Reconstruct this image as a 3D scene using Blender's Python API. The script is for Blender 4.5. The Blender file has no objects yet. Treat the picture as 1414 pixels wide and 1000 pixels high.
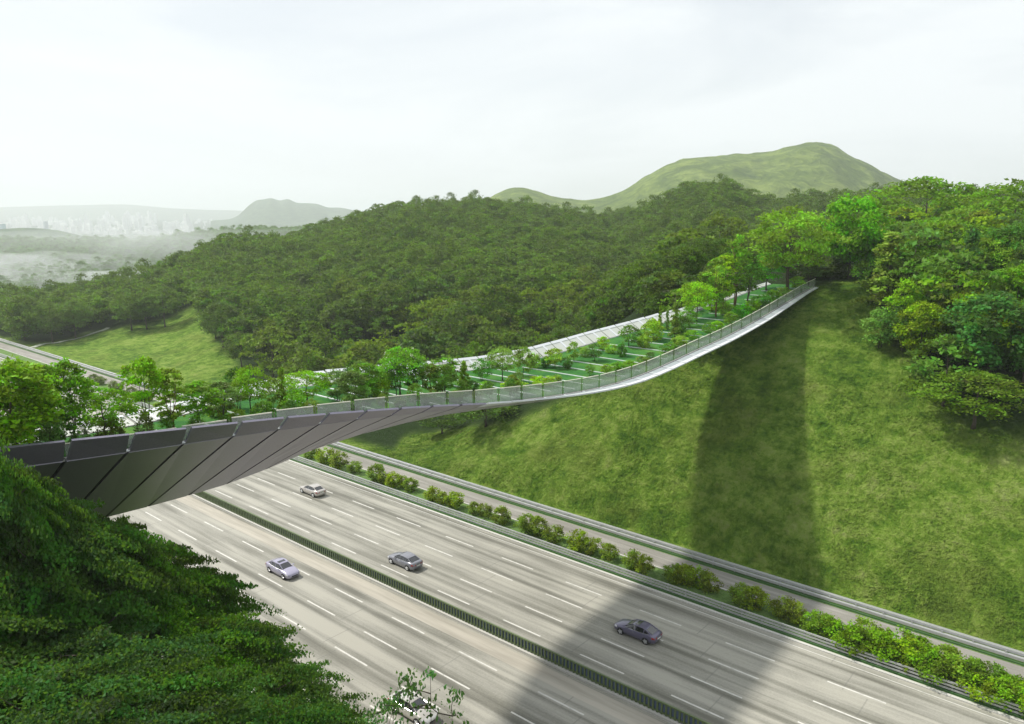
import bpy, bmesh, math, random
import numpy as np
from mathutils import Vector, Matrix
random.seed(7); np.random.seed(7)
rad = math.radians
C = bpy.context.scene.collection

# ------------------------------------------------------------------ camera
# world X runs along the motorway, world Y across it, Z up; camera stands above the near bank
HC = 41.0; FX = 1045.0; PITCH = math.atan(200 / 1045)
FH = Vector((-0.64787, 0.76175, 0)); RH = Vector((0.76175, 0.64787, 0))
FW = (FH * math.cos(PITCH) + Vector((0, 0, -math.sin(PITCH)))).normalized()
UP = (FH * math.sin(PITCH) + Vector((0, 0, math.cos(PITCH)))).normalized()
cam = bpy.data.cameras.new('camera'); co = bpy.data.objects.new('camera', cam); C.objects.link(co)
cam.sensor_width = 36; cam.lens = 36 * FX / 1414; cam.clip_start = 0.5; cam.clip_end = 40000
M = Matrix((RH, UP, -FW)).transposed().to_4x4(); M.translation = (0, 0, HC); co.matrix_world = M
bpy.context.scene.camera = co

def ray(x, y): return RH * (x - 707) + UP * (500 - y) + FW * FX
def at_z(x, y, z):
    d = ray(x, y); k = (z - HC) / d.z; return Vector((d.x * k, d.y * k, z))
def at_t(x, y, t):
    d = ray(x, y); k = t / d.y; return Vector((d.x * k, t, HC + d.z * k))

def sm(a, b, x):
    u = np.clip((np.asarray(x, float) - a) / (b - a), 0, 1); return u * u * (3 - 2 * u)
def curve(pts):
    xs = np.array([p[0] for p in pts], float); ys = np.array([p[1] for p in pts], float)
    m = np.gradient(ys, xs)
    def f(x):
        x = np.clip(np.asarray(x, float), xs[0], xs[-1]); i = np.clip(np.searchsorted(xs, x) - 1, 0, len(xs) - 2)
        h = xs[i + 1] - xs[i]; u = (x - xs[i]) / h
        return ((2*u**3 - 3*u**2 + 1) * ys[i] + (u**3 - 2*u**2 + u) * h * m[i] + (-2*u**3 + 3*u**2) * ys[i+1] + (u**3 - u**2) * h * m[i+1])
    return f

# ------------------------------------------------------------------ object helpers
def tag(o, label=None, cat=None, group=None, kind=None):
    if label: o['label'] = label
    if cat: o['category'] = cat
    if group: o['group'] = group
    if kind: o['kind'] = kind
    return o
def empty(name, loc=(0, 0, 0), rz=0):
    o = bpy.data.objects.new(name, None); o.location = loc; o.rotation_euler = (0, 0, rz); C.objects.link(o)
    o.empty_display_size = 0.2; return o
def link(name, me, parent=None):
    o = bpy.data.objects.new(name, me); C.objects.link(o)
    if parent: o.parent = parent
    return o
def copy_tree(o, parent=None):
    c = o.copy(); C.objects.link(c); c.parent = parent
    for ch in list(o.children): copy_tree(ch, c)
    return c
class MB:
    def __init__(s): s.v = []; s.f = []; s.m = []
    def poly(s, pts, mi=0):
        n = len(s.v); s.v += [tuple(p) for p in pts]; s.f.append(tuple(range(n, n + len(pts)))); s.m.append(mi); return s
    def hexa(s, b, t, mi=0):
        n = len(s.v); s.v += [tuple(p) for p in b] + [tuple(p) for p in t]
        for q in ((3,2,1,0),(4,5,6,7),(0,1,5,4),(1,2,6,5),(2,3,7,6),(3,0,4,7)):
            s.f.append(tuple(n + i for i in q)); s.m.append(mi)
        return s
    def box(s, x0, x1, y0, y1, z0, z1, mi=0):
        return s.hexa([(x0,y0,z0),(x1,y0,z0),(x1,y1,z0),(x0,y1,z0)], [(x0,y0,z1),(x1,y0,z1),(x1,y1,z1),(x0,y1,z1)], mi)
    def tube(s, pts, rs, n=6, mi=0, cap=True):
        pts = [Vector(p) for p in pts]; base = len(s.v)
        for i, p in enumerate(pts):
            d = (pts[min(i+1, len(pts)-1)] - pts[max(i-1, 0)]).normalized()
            a = d.cross(Vector((0.13, 0.31, 1))); a = a.normalized() if a.length > 1e-4 else Vector((1,0,0)); b = d.cross(a)
            for k in range(n):
                th = 2*math.pi*k/n; s.v.append(tuple(p + (a*math.cos(th) + b*math.sin(th)) * rs[i]))
        for i in range(len(pts) - 1):
            for k in range(n):
                k2 = (k+1) % n
                s.f.append((base+i*n+k, base+i*n+k2, base+(i+1)*n+k2, base+(i+1)*n+k)); s.m.append(mi)
        if cap:
            s.f.append(tuple(base+k for k in range(n))[::-1]); s.m.append(mi)
            s.f.append(tuple(base+(len(pts)-1)*n+k for k in range(n))); s.m.append(mi)
        return s
    def mesh(s, name, mats, smooth=False):
        me = bpy.data.meshes.new(name); me.from_pydata(s.v, [], s.f)
        for m in (mats if isinstance(mats, (list, tuple)) else [mats]): me.materials.append(m)
        if any(s.m): me.polygons.foreach_set('material_index', s.m)
        if smooth: me.polygons.foreach_set('use_smooth', [True] * len(s.f))
        me.update(); return me
    def build(s, name, mats, parent=None, smooth=False): return link(name, s.mesh(name, mats, smooth), parent)

def npmesh(name, v, quads, mat, smooth=False):
    me = bpy.data.meshes.new(name); v = np.asarray(v, np.float32); q = np.asarray(quads, np.int32); n = q.shape[1]
    me.vertices.add(len(v)); me.vertices.foreach_set('co', v.ravel())
    me.loops.add(q.size); me.loops.foreach_set('vertex_index', q.ravel())
    me.polygons.add(len(q)); me.polygons.foreach_set('loop_start', np.arange(0, q.size, n, dtype=np.int32))
    if smooth: me.polygons.foreach_set('use_smooth', np.ones(len(q), bool))
    me.update(calc_edges=True); me.materials.append(mat); return me

# ------------------------------------------------------------------ materials
class NT:
    def __init__(s, name):
        s.mat = bpy.data.materials.new(name); s.mat.use_nodes = True; s.t = s.mat.node_tree; s.t.nodes.clear()
        s.out = s.t.nodes.new('ShaderNodeOutputMaterial')
    def n(s, typ, ins=None, **kw):
        nd = s.t.nodes.new(typ)
        for k, v in kw.items(): setattr(nd, k, v)
        for k, v in (ins or {}).items():
            sock = nd.inputs[k]
            if hasattr(v, 'is_output') or isinstance(v, bpy.types.NodeSocket): s.t.links.new(v, sock)
            else: sock.default_value = v
        return nd
    def ramp(s, fac, stops, interp='LINEAR'):
        nd = s.n('ShaderNodeValToRGB', {'Fac': fac}); r = nd.color_ramp; r.interpolation = interp
        while len(r.elements) < len(stops): r.elements.new(0.5)
        for e, (p, c) in zip(r.elements, stops): e.position = p; e.color = (c, c, c, 1) if not hasattr(c, '__len__') else (*c, 1)
        return nd.outputs['Color']
    def mix(s, f, a, b, mode='MIX'):
        nd = s.n('ShaderNodeMix', data_type='RGBA', blend_type=mode)
        for i, v in ((0, f), (6, a), (7, b)):
            if isinstance(v, bpy.types.NodeSocket): s.t.links.new(v, nd.inputs[i])
            else: nd.inputs[i].default_value = v if i == 0 else ((*v, 1) if len(v) == 3 else v)
        return nd.outputs[2]
    def math(s, op, a, b=0.0, c=None):
        nd = s.n('ShaderNodeMath', operation=op)
        for i, v in enumerate((a, b) if c is None else (a, b, c)):
            if isinstance(v, bpy.types.NodeSocket): s.t.links.new(v, nd.inputs[i])
            else: nd.inputs[i].default_value = v
        return nd.outputs[0]
    def pos(s, scale=(1, 1, 1)):
        g = s.n('ShaderNodeNewGeometry')
        return s.n('ShaderNodeMapping', {'Vector': g.outputs['Position'], 'Scale': scale}).outputs[0]
    def obj(s, scale=(1, 1, 1)):
        g = s.n('ShaderNodeTexCoord')
        return s.n('ShaderNodeMapping', {'Vector': g.outputs['Object'], 'Scale': scale}).outputs[0]
    def noise(s, vec, scale, detail=4, rough=0.55, dist=0.0):
        return s.n('ShaderNodeTexNoise', {'Vector': vec, 'Scale': scale, 'Detail': detail, 'Roughness': rough, 'Distortion': dist}).outputs['Fac']
    def bump(s, h, strength, dist=0.1):
        return s.n('ShaderNodeBump', {'Height': h, 'Strength': strength, 'Distance': dist}).outputs[0]
    def pr(s, col, rough=0.6, metal=0.0, spec=0.5, normal=None, coat=0.0):
        ins = {'Base Color': col if isinstance(col, bpy.types.NodeSocket) else (*col, 1), 'Roughness': rough, 'Metallic': metal, 'Specular IOR Level': spec, 'Coat Weight': coat}
        if normal is not None: ins['Normal'] = normal
        return s.n('ShaderNodeBsdfPrincipled', ins).outputs[0]
    def done(s, sh): s.t.links.new(sh, s.out.inputs['Surface']); return s.mat

def plain(name, col, rough=0.6, metal=0.0, var=0.12, scale=3.0, bump=0.0, coat=0.0, spec=0.5):
    N = NT(name); f = N.noise(N.obj(), scale, 4)
    c = N.mix(f, tuple(x * (1 - var) for x in col), tuple(min(1, x * (1 + var)) for x in col))
    nrm = N.bump(f, bump, 0.05) if bump else None
    return N.done(N.pr(c, rough, metal, spec, nrm, coat))

def leaf_mat(name):
    N = NT(name)
    oi = N.n('ShaderNodeObjectInfo'); at = N.n('ShaderNodeAttribute', attribute_name='var')
    hsv = N.n('ShaderNodeHueSaturation', {'Color': oi.outputs['Color'],
        'Hue': N.math('MULTIPLY_ADD', at.outputs['Fac'], 0.05, 0.475),
        'Saturation': N.math('MULTIPLY_ADD', oi.outputs['Random'], 0.15, 1.02),
        'Value': N.math('MULTIPLY', N.math('MULTIPLY_ADD', at.outputs['Fac'], 2.2, 0.55), N.math('MULTIPLY_ADD', oi.outputs['Random'], 0.4, 0.85))})
    p = N.pr(hsv.outputs[0], 0.6, 0, 0.25)
    tr = N.n('ShaderNodeBsdfTranslucent', {'Color': N.mix(0.5, hsv.outputs[0], (0.20, 0.34, 0.03), 'MIX')}).outputs[0]
    return N.done(N.n('ShaderNodeMixShader', {0: 0.46, 1: p, 2: tr}).outputs[0])
LEAF = leaf_mat('leaf')
BARK = plain('bark', (0.07, 0.055, 0.04), 0.9, var=0.4, scale=6, bump=0.6)
BARKR = plain('reddish_bark', (0.16, 0.085, 0.045), 0.85, var=0.4, scale=6, bump=0.5)
CORE = plain('inner_twigs', (0.018, 0.028, 0.010), 1.0, var=0.3, scale=2, spec=0.1)
CONC = plain('pale_concrete', (0.52, 0.51, 0.48), 0.75, var=0.12, scale=0.9, bump=0.15)
WHITE = plain('white_coated_panel', (0.64, 0.66, 0.69), 0.45, var=0.04, scale=0.7)
CREAM = plain('cream_panel', (0.52, 0.54, 0.50), 0.5, var=0.05, scale=0.9)
STEEL = plain('galvanised_steel', (0.48, 0.49, 0.49), 0.45, 0.5, var=0.15, scale=2)
GREENP = plain('green_paint', (0.06, 0.14, 0.045), 0.5, var=0.25, scale=1.2)
MOSSG = plain('olive_green_paint', (0.11, 0.155, 0.065), 0.5, var=0.25, scale=1.0)
BLACKR = plain('dark_joint', (0.012, 0.012, 0.014), 0.7)
RIM = plain('glass_rim', (0.62, 0.62, 0.5), 0.4, var=0.05)

# hull panels: dark metallic composite with faint speckle
N = NT('dark_hull_panel'); f = N.noise(N.pos((1, 1, 1)), 9.0, 3); f2 = N.noise(N.pos((1, 1, 1)), 0.22, 3)
c = N.mix(f, N.mix(f2, (0.20, 0.19, 0.24), (0.28, 0.26, 0.33)), (0.34, 0.315, 0.39))
HULL = N.done(N.pr(c, 0.42, 0.75, 0.5, N.bump(f, 0.1, 0.02)))
# glass
N = NT('grey_green_glass')
fr = N.noise(N.pos((1, 1, 1)), 1.2, 4)
tr = N.n('ShaderNodeBsdfTransparent', {'Color': (0.82, 0.88, 0.82, 1)}).outputs[0]
gl = N.pr(N.mix(fr, (0.34, 0.37, 0.33), (0.50, 0.52, 0.47)), 0.12, 0, 0.8)
GLASS = N.done(N.n('ShaderNodeMixShader', {0: 0.42, 1: tr, 2: gl}).outputs[0])

# asphalt / concrete carriageway with wheel tracks, joints and patches
N = NT('worn_carriageway')
P = N.n('ShaderNodeNewGeometry').outputs['Position']
sep = N.n('ShaderNodeSeparateXYZ', {0: P})
st = N.noise(N.pos((0.035, 1.0, 1)), 1.3, 6, 0.62)
st2 = N.noise(N.pos((0.012, 0.28, 1)), 1.6, 4, 0.5)
fine = N.noise(N.pos((1, 1, 1)), 5.0, 6, 0.7)
pat = N.noise(N.pos((0.10, 0.35, 1)), 0.9, 5, 0.6, 0.4)
tr_ = N.math('PINGPONG', N.math('SUBTRACT', sep.outputs['Y'], 54.3), 1.8)      # lane tracks
trk = N.math('MULTIPLY', N.math('SINE', N.math('MULTIPLY', tr_, 3.1)), 0.5)
a = N.math('ADD', N.math('MULTIPLY', st, 0.55), N.math('MULTIPLY', st2, 0.55))
a = N.math('ADD', a, N.math('MULTIPLY', N.math('SUBTRACT', fine, 0.5), 0.22))
a = N.math('ADD', a, N.math('MULTIPLY', N.math('SUBTRACT', pat, 0.5), 0.35))
a = N.math('SUBTRACT', a, N.math('MULTIPLY', N.math('MAXIMUM', trk, 0.0), 0.16))
c = N.ramp(N.math('MULTIPLY_ADD', N.math('SUBTRACT', a, 0.5), 1.35, 0.5), [(0.30, (0.128, 0.125, 0.102)), (0.44, (0.205, 0.20, 0.168)), (0.55, (0.282, 0.275, 0.238)), (0.68, (0.358, 0.346, 0.298))])
jx = N.math('ABSOLUTE', N.math('SUBTRACT', N.math('FRACT', N.math('DIVIDE', N.math('ADD', sep.outputs['X'], N.math('MULTIPLY', N.math('FLOOR', N.math('DIVIDE', sep.outputs['Y'], 3.6)), 2.1)), 14.0)), 0.5))
j = N.math('LESS_THAN', jx, 0.0045)
c = N.mix(N.math('MULTIPLY', j, 0.35), c, (0.13, 0.13, 0.12))
ROAD = N.done(N.pr(c, 0.62, 0, 0.4, N.bump(fine, 0.25, 0.03)))
N = NT('side_road'); st = N.noise(N.pos((0.08, 1.0, 1)), 1.2, 5, 0.6); fine = N.noise(N.pos(), 6.0, 5, 0.7)
c = N.ramp(N.math('ADD', N.math('MULTIPLY', st, 0.75), N.math('MULTIPLY', fine, 0.25)), [(0.3, (0.16, 0.155, 0.135)), (0.5, (0.245, 0.235, 0.21)), (0.68, (0.36, 0.35, 0.32))])
SIDE = N.done(N.pr(c, 0.8, 0, 0.3, N.bump(fine, 0.3, 0.03)))
N = NT('beige_shoulder'); st = N.noise(N.pos((0.06, 0.9, 1)), 1.4, 5, 0.6)
c = N.ramp(st, [(0.3, (0.29, 0.27, 0.225)), (0.6, (0.43, 0.40, 0.34))]); BEIGE = N.done(N.pr(c, 0.7))
N = NT('worn_paint'); f = N.noise(N.pos((0.6, 2, 1)), 2.0, 5, 0.7)
c = N.mix(N.ramp(f, [(0.30, 0.0), (0.5, 1.0)]), (0.30, 0.30, 0.27), (0.60, 0.59, 0.55)); PAINT = N.done(N.pr(c, 0.6))

# terrain: grass, forest floor and hazy distance share one sheet
N = NT('hill_grass')
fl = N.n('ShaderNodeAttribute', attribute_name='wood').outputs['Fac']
n1 = N.noise(N.pos((1, 1, 0.6)), 0.07, 6, 0.62, 0.2); n2 = N.noise(N.pos((1, 1, 0.6)), 0.5, 7, 0.72, 0.25); n3 = N.noise(N.pos((1, 1, 0.6)), 2.2, 8, 0.74, 0.4)
n4 = N.noise(N.pos((0.35, 1.0, 0.6)), 0.8, 6, 0.72, 0.3)
m = N.math('ADD', N.math('MULTIPLY', n1, 0.22), N.math('ADD', N.math('MULTIPLY', n2, 0.36), N.math('ADD', N.math('MULTIPLY', n3, 0.24), N.math('MULTIPLY', n4, 0.2))))
c = N.ramp(m, [(0.415, (0.054, 0.140, 0.015)), (0.465, (0.112, 0.235, 0.022)), (0.51, (0.19, 0.33, 0.036)), (0.555, (0.30, 0.44, 0.075)), (0.63, (0.40, 0.48, 0.15))])
yel = N.noise(N.pos((1, 1, 0.6)), 0.12, 5, 0.6, 0.5)
c = N.mix(N.math('MULTIPLY', N.ramp(yel, [(0.5, 0.0), (0.68, 1.0)]), 0.4), c, (0.21, 0.25, 0.055))
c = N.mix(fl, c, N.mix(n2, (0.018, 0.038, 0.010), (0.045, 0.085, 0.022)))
GRASS = N.done(N.pr(c, 0.95, 0, 0.1, N.bump(N.math('ADD', n3, N.math('MULTIPLY', n2, 1.6)), 1.0, 1.2)))
N = NT('verge_grass'); n2 = N.noise(N.pos(), 0.5, 6, 0.65); n3 = N.noise(N.pos(), 4.0, 6, 0.7)
c = N.ramp(N.math('ADD', N.math('MULTIPLY', n2, 0.5), N.math('MULTIPLY', n3, 0.5)), [(0.35, (0.065, 0.125, 0.03)), (0.5, (0.115, 0.20, 0.055)), (0.66, (0.19, 0.27, 0.09))])
VERGE = N.done(N.pr(c, 0.95, 0, 0.1, N.bump(n3, 0.8, 0.15)))
N = NT('deck_lawn'); n2 = N.noise(N.pos(), 0.35, 5, 0.6); n3 = N.noise(N.pos(), 5.0, 6, 0.7)
c = N.ramp(N.math('ADD', N.math('MULTIPLY', n2, 0.65), N.math('MULTIPLY', n3, 0.35)), [(0.35, (0.018, 0.085, 0.03)), (0.5, (0.04, 0.15, 0.028)), (0.64, (0.11, 0.22, 0.035))])
LAWN = N.done(N.pr(c, 0.95, 0, 0.1, N.bump(n3, 0.7, 0.1)))
N = NT('olive_mountain'); n1 = N.noise(N.pos((1, 1, 1.5)), 0.006, 6, 0.6, 1.2); n2 = N.noise(N.pos((1, 1, 1)), 0.035, 7, 0.7, 1.5)
c = N.ramp(N.math('ADD', N.math('MULTIPLY', n1, 0.5), N.math('MULTIPLY', n2, 0.5)), [(0.36, (0.03, 0.065, 0.012)), (0.49, (0.09, 0.14, 0.024)), (0.60, (0.19, 0.25, 0.05))])
OLIVE = N.done(N.pr(c, 0.95, 0, 0.1, N.bump(n2, 0.9, 6.0)))
N = NT('far_slope'); n2 = N.noise(N.pos(), 0.03, 7, 0.7)
c = N.ramp(n2, [(0.35, (0.05, 0.085, 0.05)), (0.65, (0.13, 0.18, 0.10))]); FARM = N.done(N.pr(c, 0.95, 0, 0.1, N.bump(n2, 1.0, 8.0)))

# ------------------------------------------------------------------ bridge geometry functions
zb = curve([(2.8,29.73),(8.4,29.24),(14,28.68),(19.7,28.19),(25.9,27.7),(32.2,27.07),(38.5,26.37),(44.8,25.56),(51.4,24.83),(58.1,24.2),(64.4,23.85),(70.7,23.88),(77,24.27),(83.3,24.83),(91.7,25.53),(103.6,26.93),(114.1,28.47),(123.2,29.73),(133,30.36)])  # bridge shape from image pixels, then whole bridge scaled about the camera
SN = -42.0
sf = curve([(2.8,-46.2),(14,-46.6),(21.7,-48.3),(32.2,-53.2),(37.1,-55.3),(43.4,-57.05),(58.8,-57.8),(73.5,-56.7),(83.3,-55.5),(93.1,-54),(108.5,-51.8),(123.2,-49.7),(133,-49)])
ks = curve([(2.8,-54.3),(19.6,-54.6),(26.2,-55),(29.4,-54.9),(32.2,-54.3),(35.4,-52.2),(38.5,-49.4),(41.6,-47.3),(44.8,-45.6),(48.3,-44.2),(53.2,-43.3),(64.4,-43.05),(133,-43.05)])
kd = curve([(2.8,8.1),(19.6,8.05),(26.2,7.8),(29.4,7.4),(32.2,6.6),(35.4,4.9),(38.5,3.3),(41.6,2.2),(44.8,1.4),(48.3,.95),(53.2,.7),(64.4,.63),(133,.63)])   # keel depth below deck edge

# ------------------------------------------------------------------ terrain
def vnoise(x, y, seed=0):
    xi = np.floor(x).astype(np.int64); yi = np.floor(y).astype(np.int64); fx = x - xi; fy = y - yi
    fx = fx*fx*(3-2*fx); fy = fy*fy*(3-2*fy)
    def h(a, b):
        k = (a * 374761393 + b * 668265263 + seed * 974711) & 0x7fffffff
        k = ((k ^ (k >> 13)) * 1274126177) & 0x7fffffff
        return ((k ^ (k >> 16)) & 0xffff) / 65535.0
    return (h(xi, yi)*(1-fx) + h(xi+1, yi)*fx)*(1-fy) + (h(xi, yi+1)*(1-fx) + h(xi+1, yi+1)*fx)*fy
def fbm(x, y, seed=0, o=4):
    r = 0; a = 0.5
    for i in range(o): r = r + a * (vnoise(x, y, seed+i) - 0.5); x = x*2.03 + 5.1; y = y*2.03 + 1.7; a *= 0.5
    return r
prof = curve([(-5,0),(0,0.3),(1,1.5),(3.5,4.3),(7,7.3),(11,10.5),(15,13.5),(19,16.3),(24,19.5),(31,23.6),(38,27),(44,29.5),(50,30.6),(70,31.8),(150,34),(300,37),(600,36)])
Rtop = curve([(-1500, 430), (-400, 420), (0, 406), (80, 402), (150, 384), (230, 368), (265, 348), (340, 330), (400, 326), (455, 310), (520, 293), (600, 285), (700, 283), (780, 292), (850, 302), (900, 290), (945, 268), (1000, 264), (1050, 284), (1120, 277), (1200, 272), (1414, 266), (2500, 268)])
Rdep = curve([(-1500, 330), (0, 335), (150, 335), (260, 345), (400, 390), (520, 430), (700, 455), (850, 470), (980, 420), (1060, 430), (1200, 420), (1414, 400), (2500, 400)])
Mtop = curve([(-800, 335), (0, 330), (110, 334), (200, 336), (300, 321), (400, 313), (470, 309), (560, 312), (2500, 330)])
def height(X, Y):
    X = np.asarray(X, float); Y = np.asarray(Y, float)
    xc = X*RH.x + Y*RH.y; d = X*FH.x + Y*FH.y
    dd = np.maximum(d, 5.0); q = np.clip(707 + 1064 * xc / dd, -1500, 2500)
    hill = prof(Y - 80.6) * sm(-112, -60, X)
    zR = 41 + (300 - Rtop(q)) / 1064 * Rdep(q) - 7.5
    B = 86 / np.maximum(0.648*(q-707)/1064 + 0.762, 0.12); D = Rdep(q); B = np.minimum(B, D - 60)
    u = (dd - B) / (D - B)
    rise = zR * np.clip(u, 0, 1) ** 1.12
    fall = zR - np.maximum(dd - D, 0) * 0.30
    valley = -60.0
    ridge = np.where(u < 1, rise, np.maximum(fall, valley))
    lump = fbm(X/55, Y/55, 3) * 9 * np.clip((Y - 110) / 60, 0, 1) * np.clip((X*-1 - 60) / 80 + np.clip((Y-230)/60, 0, 1), 0, 1)
    ridge = ridge + lump * np.clip(u*2, 0, 1)
    wl = 1 - sm(330, 470, dd); hillm = hill * wl - 75 * (1 - wl)
    k = 2.5
    far = np.log(np.exp(np.clip(hillm/k, -30, 40)) + np.exp(np.clip(ridge/k, -30, 40)))*k - k*math.log(2)*np.exp(-np.abs(hillm-ridge)/6)
    far = np.where(Y < 80.6, 0, far * np.clip((Y - 79.6) / 3, 0, 1))
    far = np.where((far < 0) & (dd < D), 0, far)
    # hazy wooded hill in the middle distance, then the plain
    mt = 41 - (Mtop(q) - 300) / 1064 * 1100 - 8
    mid = valley + (mt - valley) * np.exp(-((dd - 1100) / 190) ** 2) + fbm(X/160, Y/160, 9) * 26 * sm(700, 850, dd) * (1 - sm(1500, 1900, dd))
    plain_ = valley - 22 * sm(1400, 2600, dd) + np.clip((dd - 4300) * .026, 0, 95)
    far = np.where(dd > D + 60, np.maximum(far, np.where(dd > 1400, np.maximum(mid, plain_), mid)), far)
    far = far + (fbm(X/7, Y/7, 21, 3) * 0.7 + fbm(X/2.3, Y/2.3, 31, 3) * 0.28) * np.clip((Y - 82) / 6, 0, 1)
    # near bank and abutment mound
    un = 35 - Y
    near = 17 * sm(0.5, 34, un) + fbm(X/12, Y/12, 5) * 1.5 * np.clip(un/10, 0, 1)
    near = near * sm(-120, -80, X)
    ab = 28.6 * sm(12, 29, un) * sm(-38, -49, X) * sm(-84, -66, X)
    near = np.maximum(near, ab)
    near = np.where(un > 0, near, 0)
    z = np.where(Y < 35, near, far)
    inroad = (Y > 34.4) & (Y < 80.6) & (dd < 9000)
    return np.where(inroad, -0.12, z)

def proj(X, Y, Z):
    dx = X; dy = Y; dz = Z - HC
    a = dx*RH.x + dy*RH.y; b = dx*UP.x + dy*UP.y + dz*UP.z; c_ = dx*FW.x + dy*FW.y + dz*FW.z
    c_ = np.where(c_ > 1, c_, 1.0)
    return 707 + FX*a/c_, 500 - FX*b/c_
def inpoly(x, y, poly):
    r = np.zeros(np.shape(x), bool); n = len(poly)
    for i in range(n):
        x0, y0 = poly[i]; x1, y1 = poly[(i+1) % n]
        c_ = ((y0 > y) != (y1 > y)) & (x < (x1-x0)*(y-y0)/((y1-y0) if y1 != y0 else 1e-9) + x0); r ^= c_
    return r
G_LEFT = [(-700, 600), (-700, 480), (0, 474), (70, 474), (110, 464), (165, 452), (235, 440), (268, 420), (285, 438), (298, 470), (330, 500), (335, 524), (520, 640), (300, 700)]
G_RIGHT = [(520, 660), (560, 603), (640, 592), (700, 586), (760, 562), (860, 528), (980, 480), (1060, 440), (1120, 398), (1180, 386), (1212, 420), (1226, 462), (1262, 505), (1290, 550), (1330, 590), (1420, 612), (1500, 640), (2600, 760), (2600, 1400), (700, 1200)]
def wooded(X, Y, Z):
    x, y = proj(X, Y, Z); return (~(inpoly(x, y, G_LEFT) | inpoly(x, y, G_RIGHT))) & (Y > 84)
def ground(x, y, lo=30, hi=700):
    d = ray(x, y).normalized(); n = np.arange(lo, hi, 0.5)
    h = height(d.x*n, d.y*n); zz = HC + d.z*n; i = int(np.argmax(zz < h)) if (zz < h).any() else len(n)-1
    return Vector((d.x*n[i], d.y*n[i], float(h[i])))

def build_terrain():
    front = np.radians(np.arange(-48, 48.01, 0.25)); back = np.radians(np.arange(54, 307, 6.0))
    ang = np.concatenate([front, back]); rs = [2.0]
    while rs[-1] < 15000: rs.append(rs[-1] * 1.0115 if rs[-1] < 1800 else rs[-1]*1.03)
    rs = np.array(rs); A, R = np.meshgrid(ang, rs)
    X = R*(np.cos(A)*FH.x + np.sin(A)*RH.x); Y = R*(np.cos(A)*FH.y + np.sin(A)*RH.y)
    Z = height(X, Y); n, m = A.shape
    v = np.stack([X, Y, Z], -1).reshape(-1, 3); i, j = np.meshgrid(np.arange(n-1), np.arange(m), indexing='ij'); j2 = (j+1) % m
    q = np.stack([i*m+j, (i+1)*m+j, (i+1)*m+j2, i*m+j2], -1).reshape(-1, 4)[:, ::-1]
    v = np.vstack([v, [[0, 0, float(height(0., 0.))]]])
    me = npmesh('ground', v, q, GRASS, True)
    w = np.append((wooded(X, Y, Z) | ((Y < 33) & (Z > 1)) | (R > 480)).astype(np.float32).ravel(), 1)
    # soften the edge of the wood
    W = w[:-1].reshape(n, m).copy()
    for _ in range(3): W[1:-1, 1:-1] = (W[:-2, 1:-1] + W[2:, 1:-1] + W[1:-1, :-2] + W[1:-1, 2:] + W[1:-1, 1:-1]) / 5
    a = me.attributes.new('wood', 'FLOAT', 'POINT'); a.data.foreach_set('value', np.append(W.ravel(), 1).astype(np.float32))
    return tag(link('ground', me), 'rolling green hillside, wooded slopes and valley floor', None, None, 'structure')
build_terrain()

# road sheets, as strips along X
def strip(name, x0, x1, y0, y1, z, mat, label, step=20):
    m = MB(); xs = np.arange(x0, x1 + .1, step)
    for a, b in zip(xs[:-1], xs[1:]): m.poly([(a, y0, z), (b, y0, z), (b, y1, z), (a, y1, z)])
    return tag(m.build(name, mat), label, None, None, 'structure')
X0, X1 = -460, 60
strip('motorway', X0, X1, 35, 70.0, 0.0, ROAD, 'wide pale grey motorway carriageways')
strip('shoulder', X0, X1, 48.6, 50.55, 0.004, BEIGE, 'beige shoulder strip beside the median fence')
strip('verge', X0, X1, 70.0, 75.1, 0.05, VERGE, 'bright green grass verge between motorway and side road')
strip('side_road', X0, X1, 75.1, 79.2, 0.02, SIDE, 'narrow grey side road below the hillside')
strip('verge', X0, X1, 79.2, 80.9, 0.03, VERGE, 'grass strip at the foot of the hillside')
strip('verge', X0, X1, 33.9, 35.0, 0.05, VERGE, 'grass strip along the near edge of the motorway')
m = MB()
for t, ph in ((54.3, 0), (57.9, 0.0), (61.5, 0), (65.2, 0), (47.15, 0), (43.5, 0), (39.9, 0), (36.35, 0)):
    # dash starts worked out from image pixels: every 9.72 m, 4.9 m long
    k = -47
    off = -37.65 if t > 50 else -37.1
    for k in range(-44, 9):
        a = off + 9.72*k; m.poly([(a, t-.09, .006), (a+4.9, t-.09, .006), (a+4.9, t+.09, .006), (a, t+.09, .006)])
for t in (69.0,): m.poly([(X0, t-.05, .006), (X1, t-.05, .006), (X1, t+.05, .006), (X0, t+.05, .006)])
tag(m.build('lane_markings', PAINT), 'dashed pale lane lines painted on the motorway', None, None, 'structure')
m = MB(); m.box(X0, X1, 69.72, 70.05, -.05, 0.12); m.box(X0, X1, 75.0, 75.2, -.05, 0.14)
tag(m.build('kerb', CONC), 'pale concrete kerbs along the grass verge', None, None, 'structure')

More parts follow.
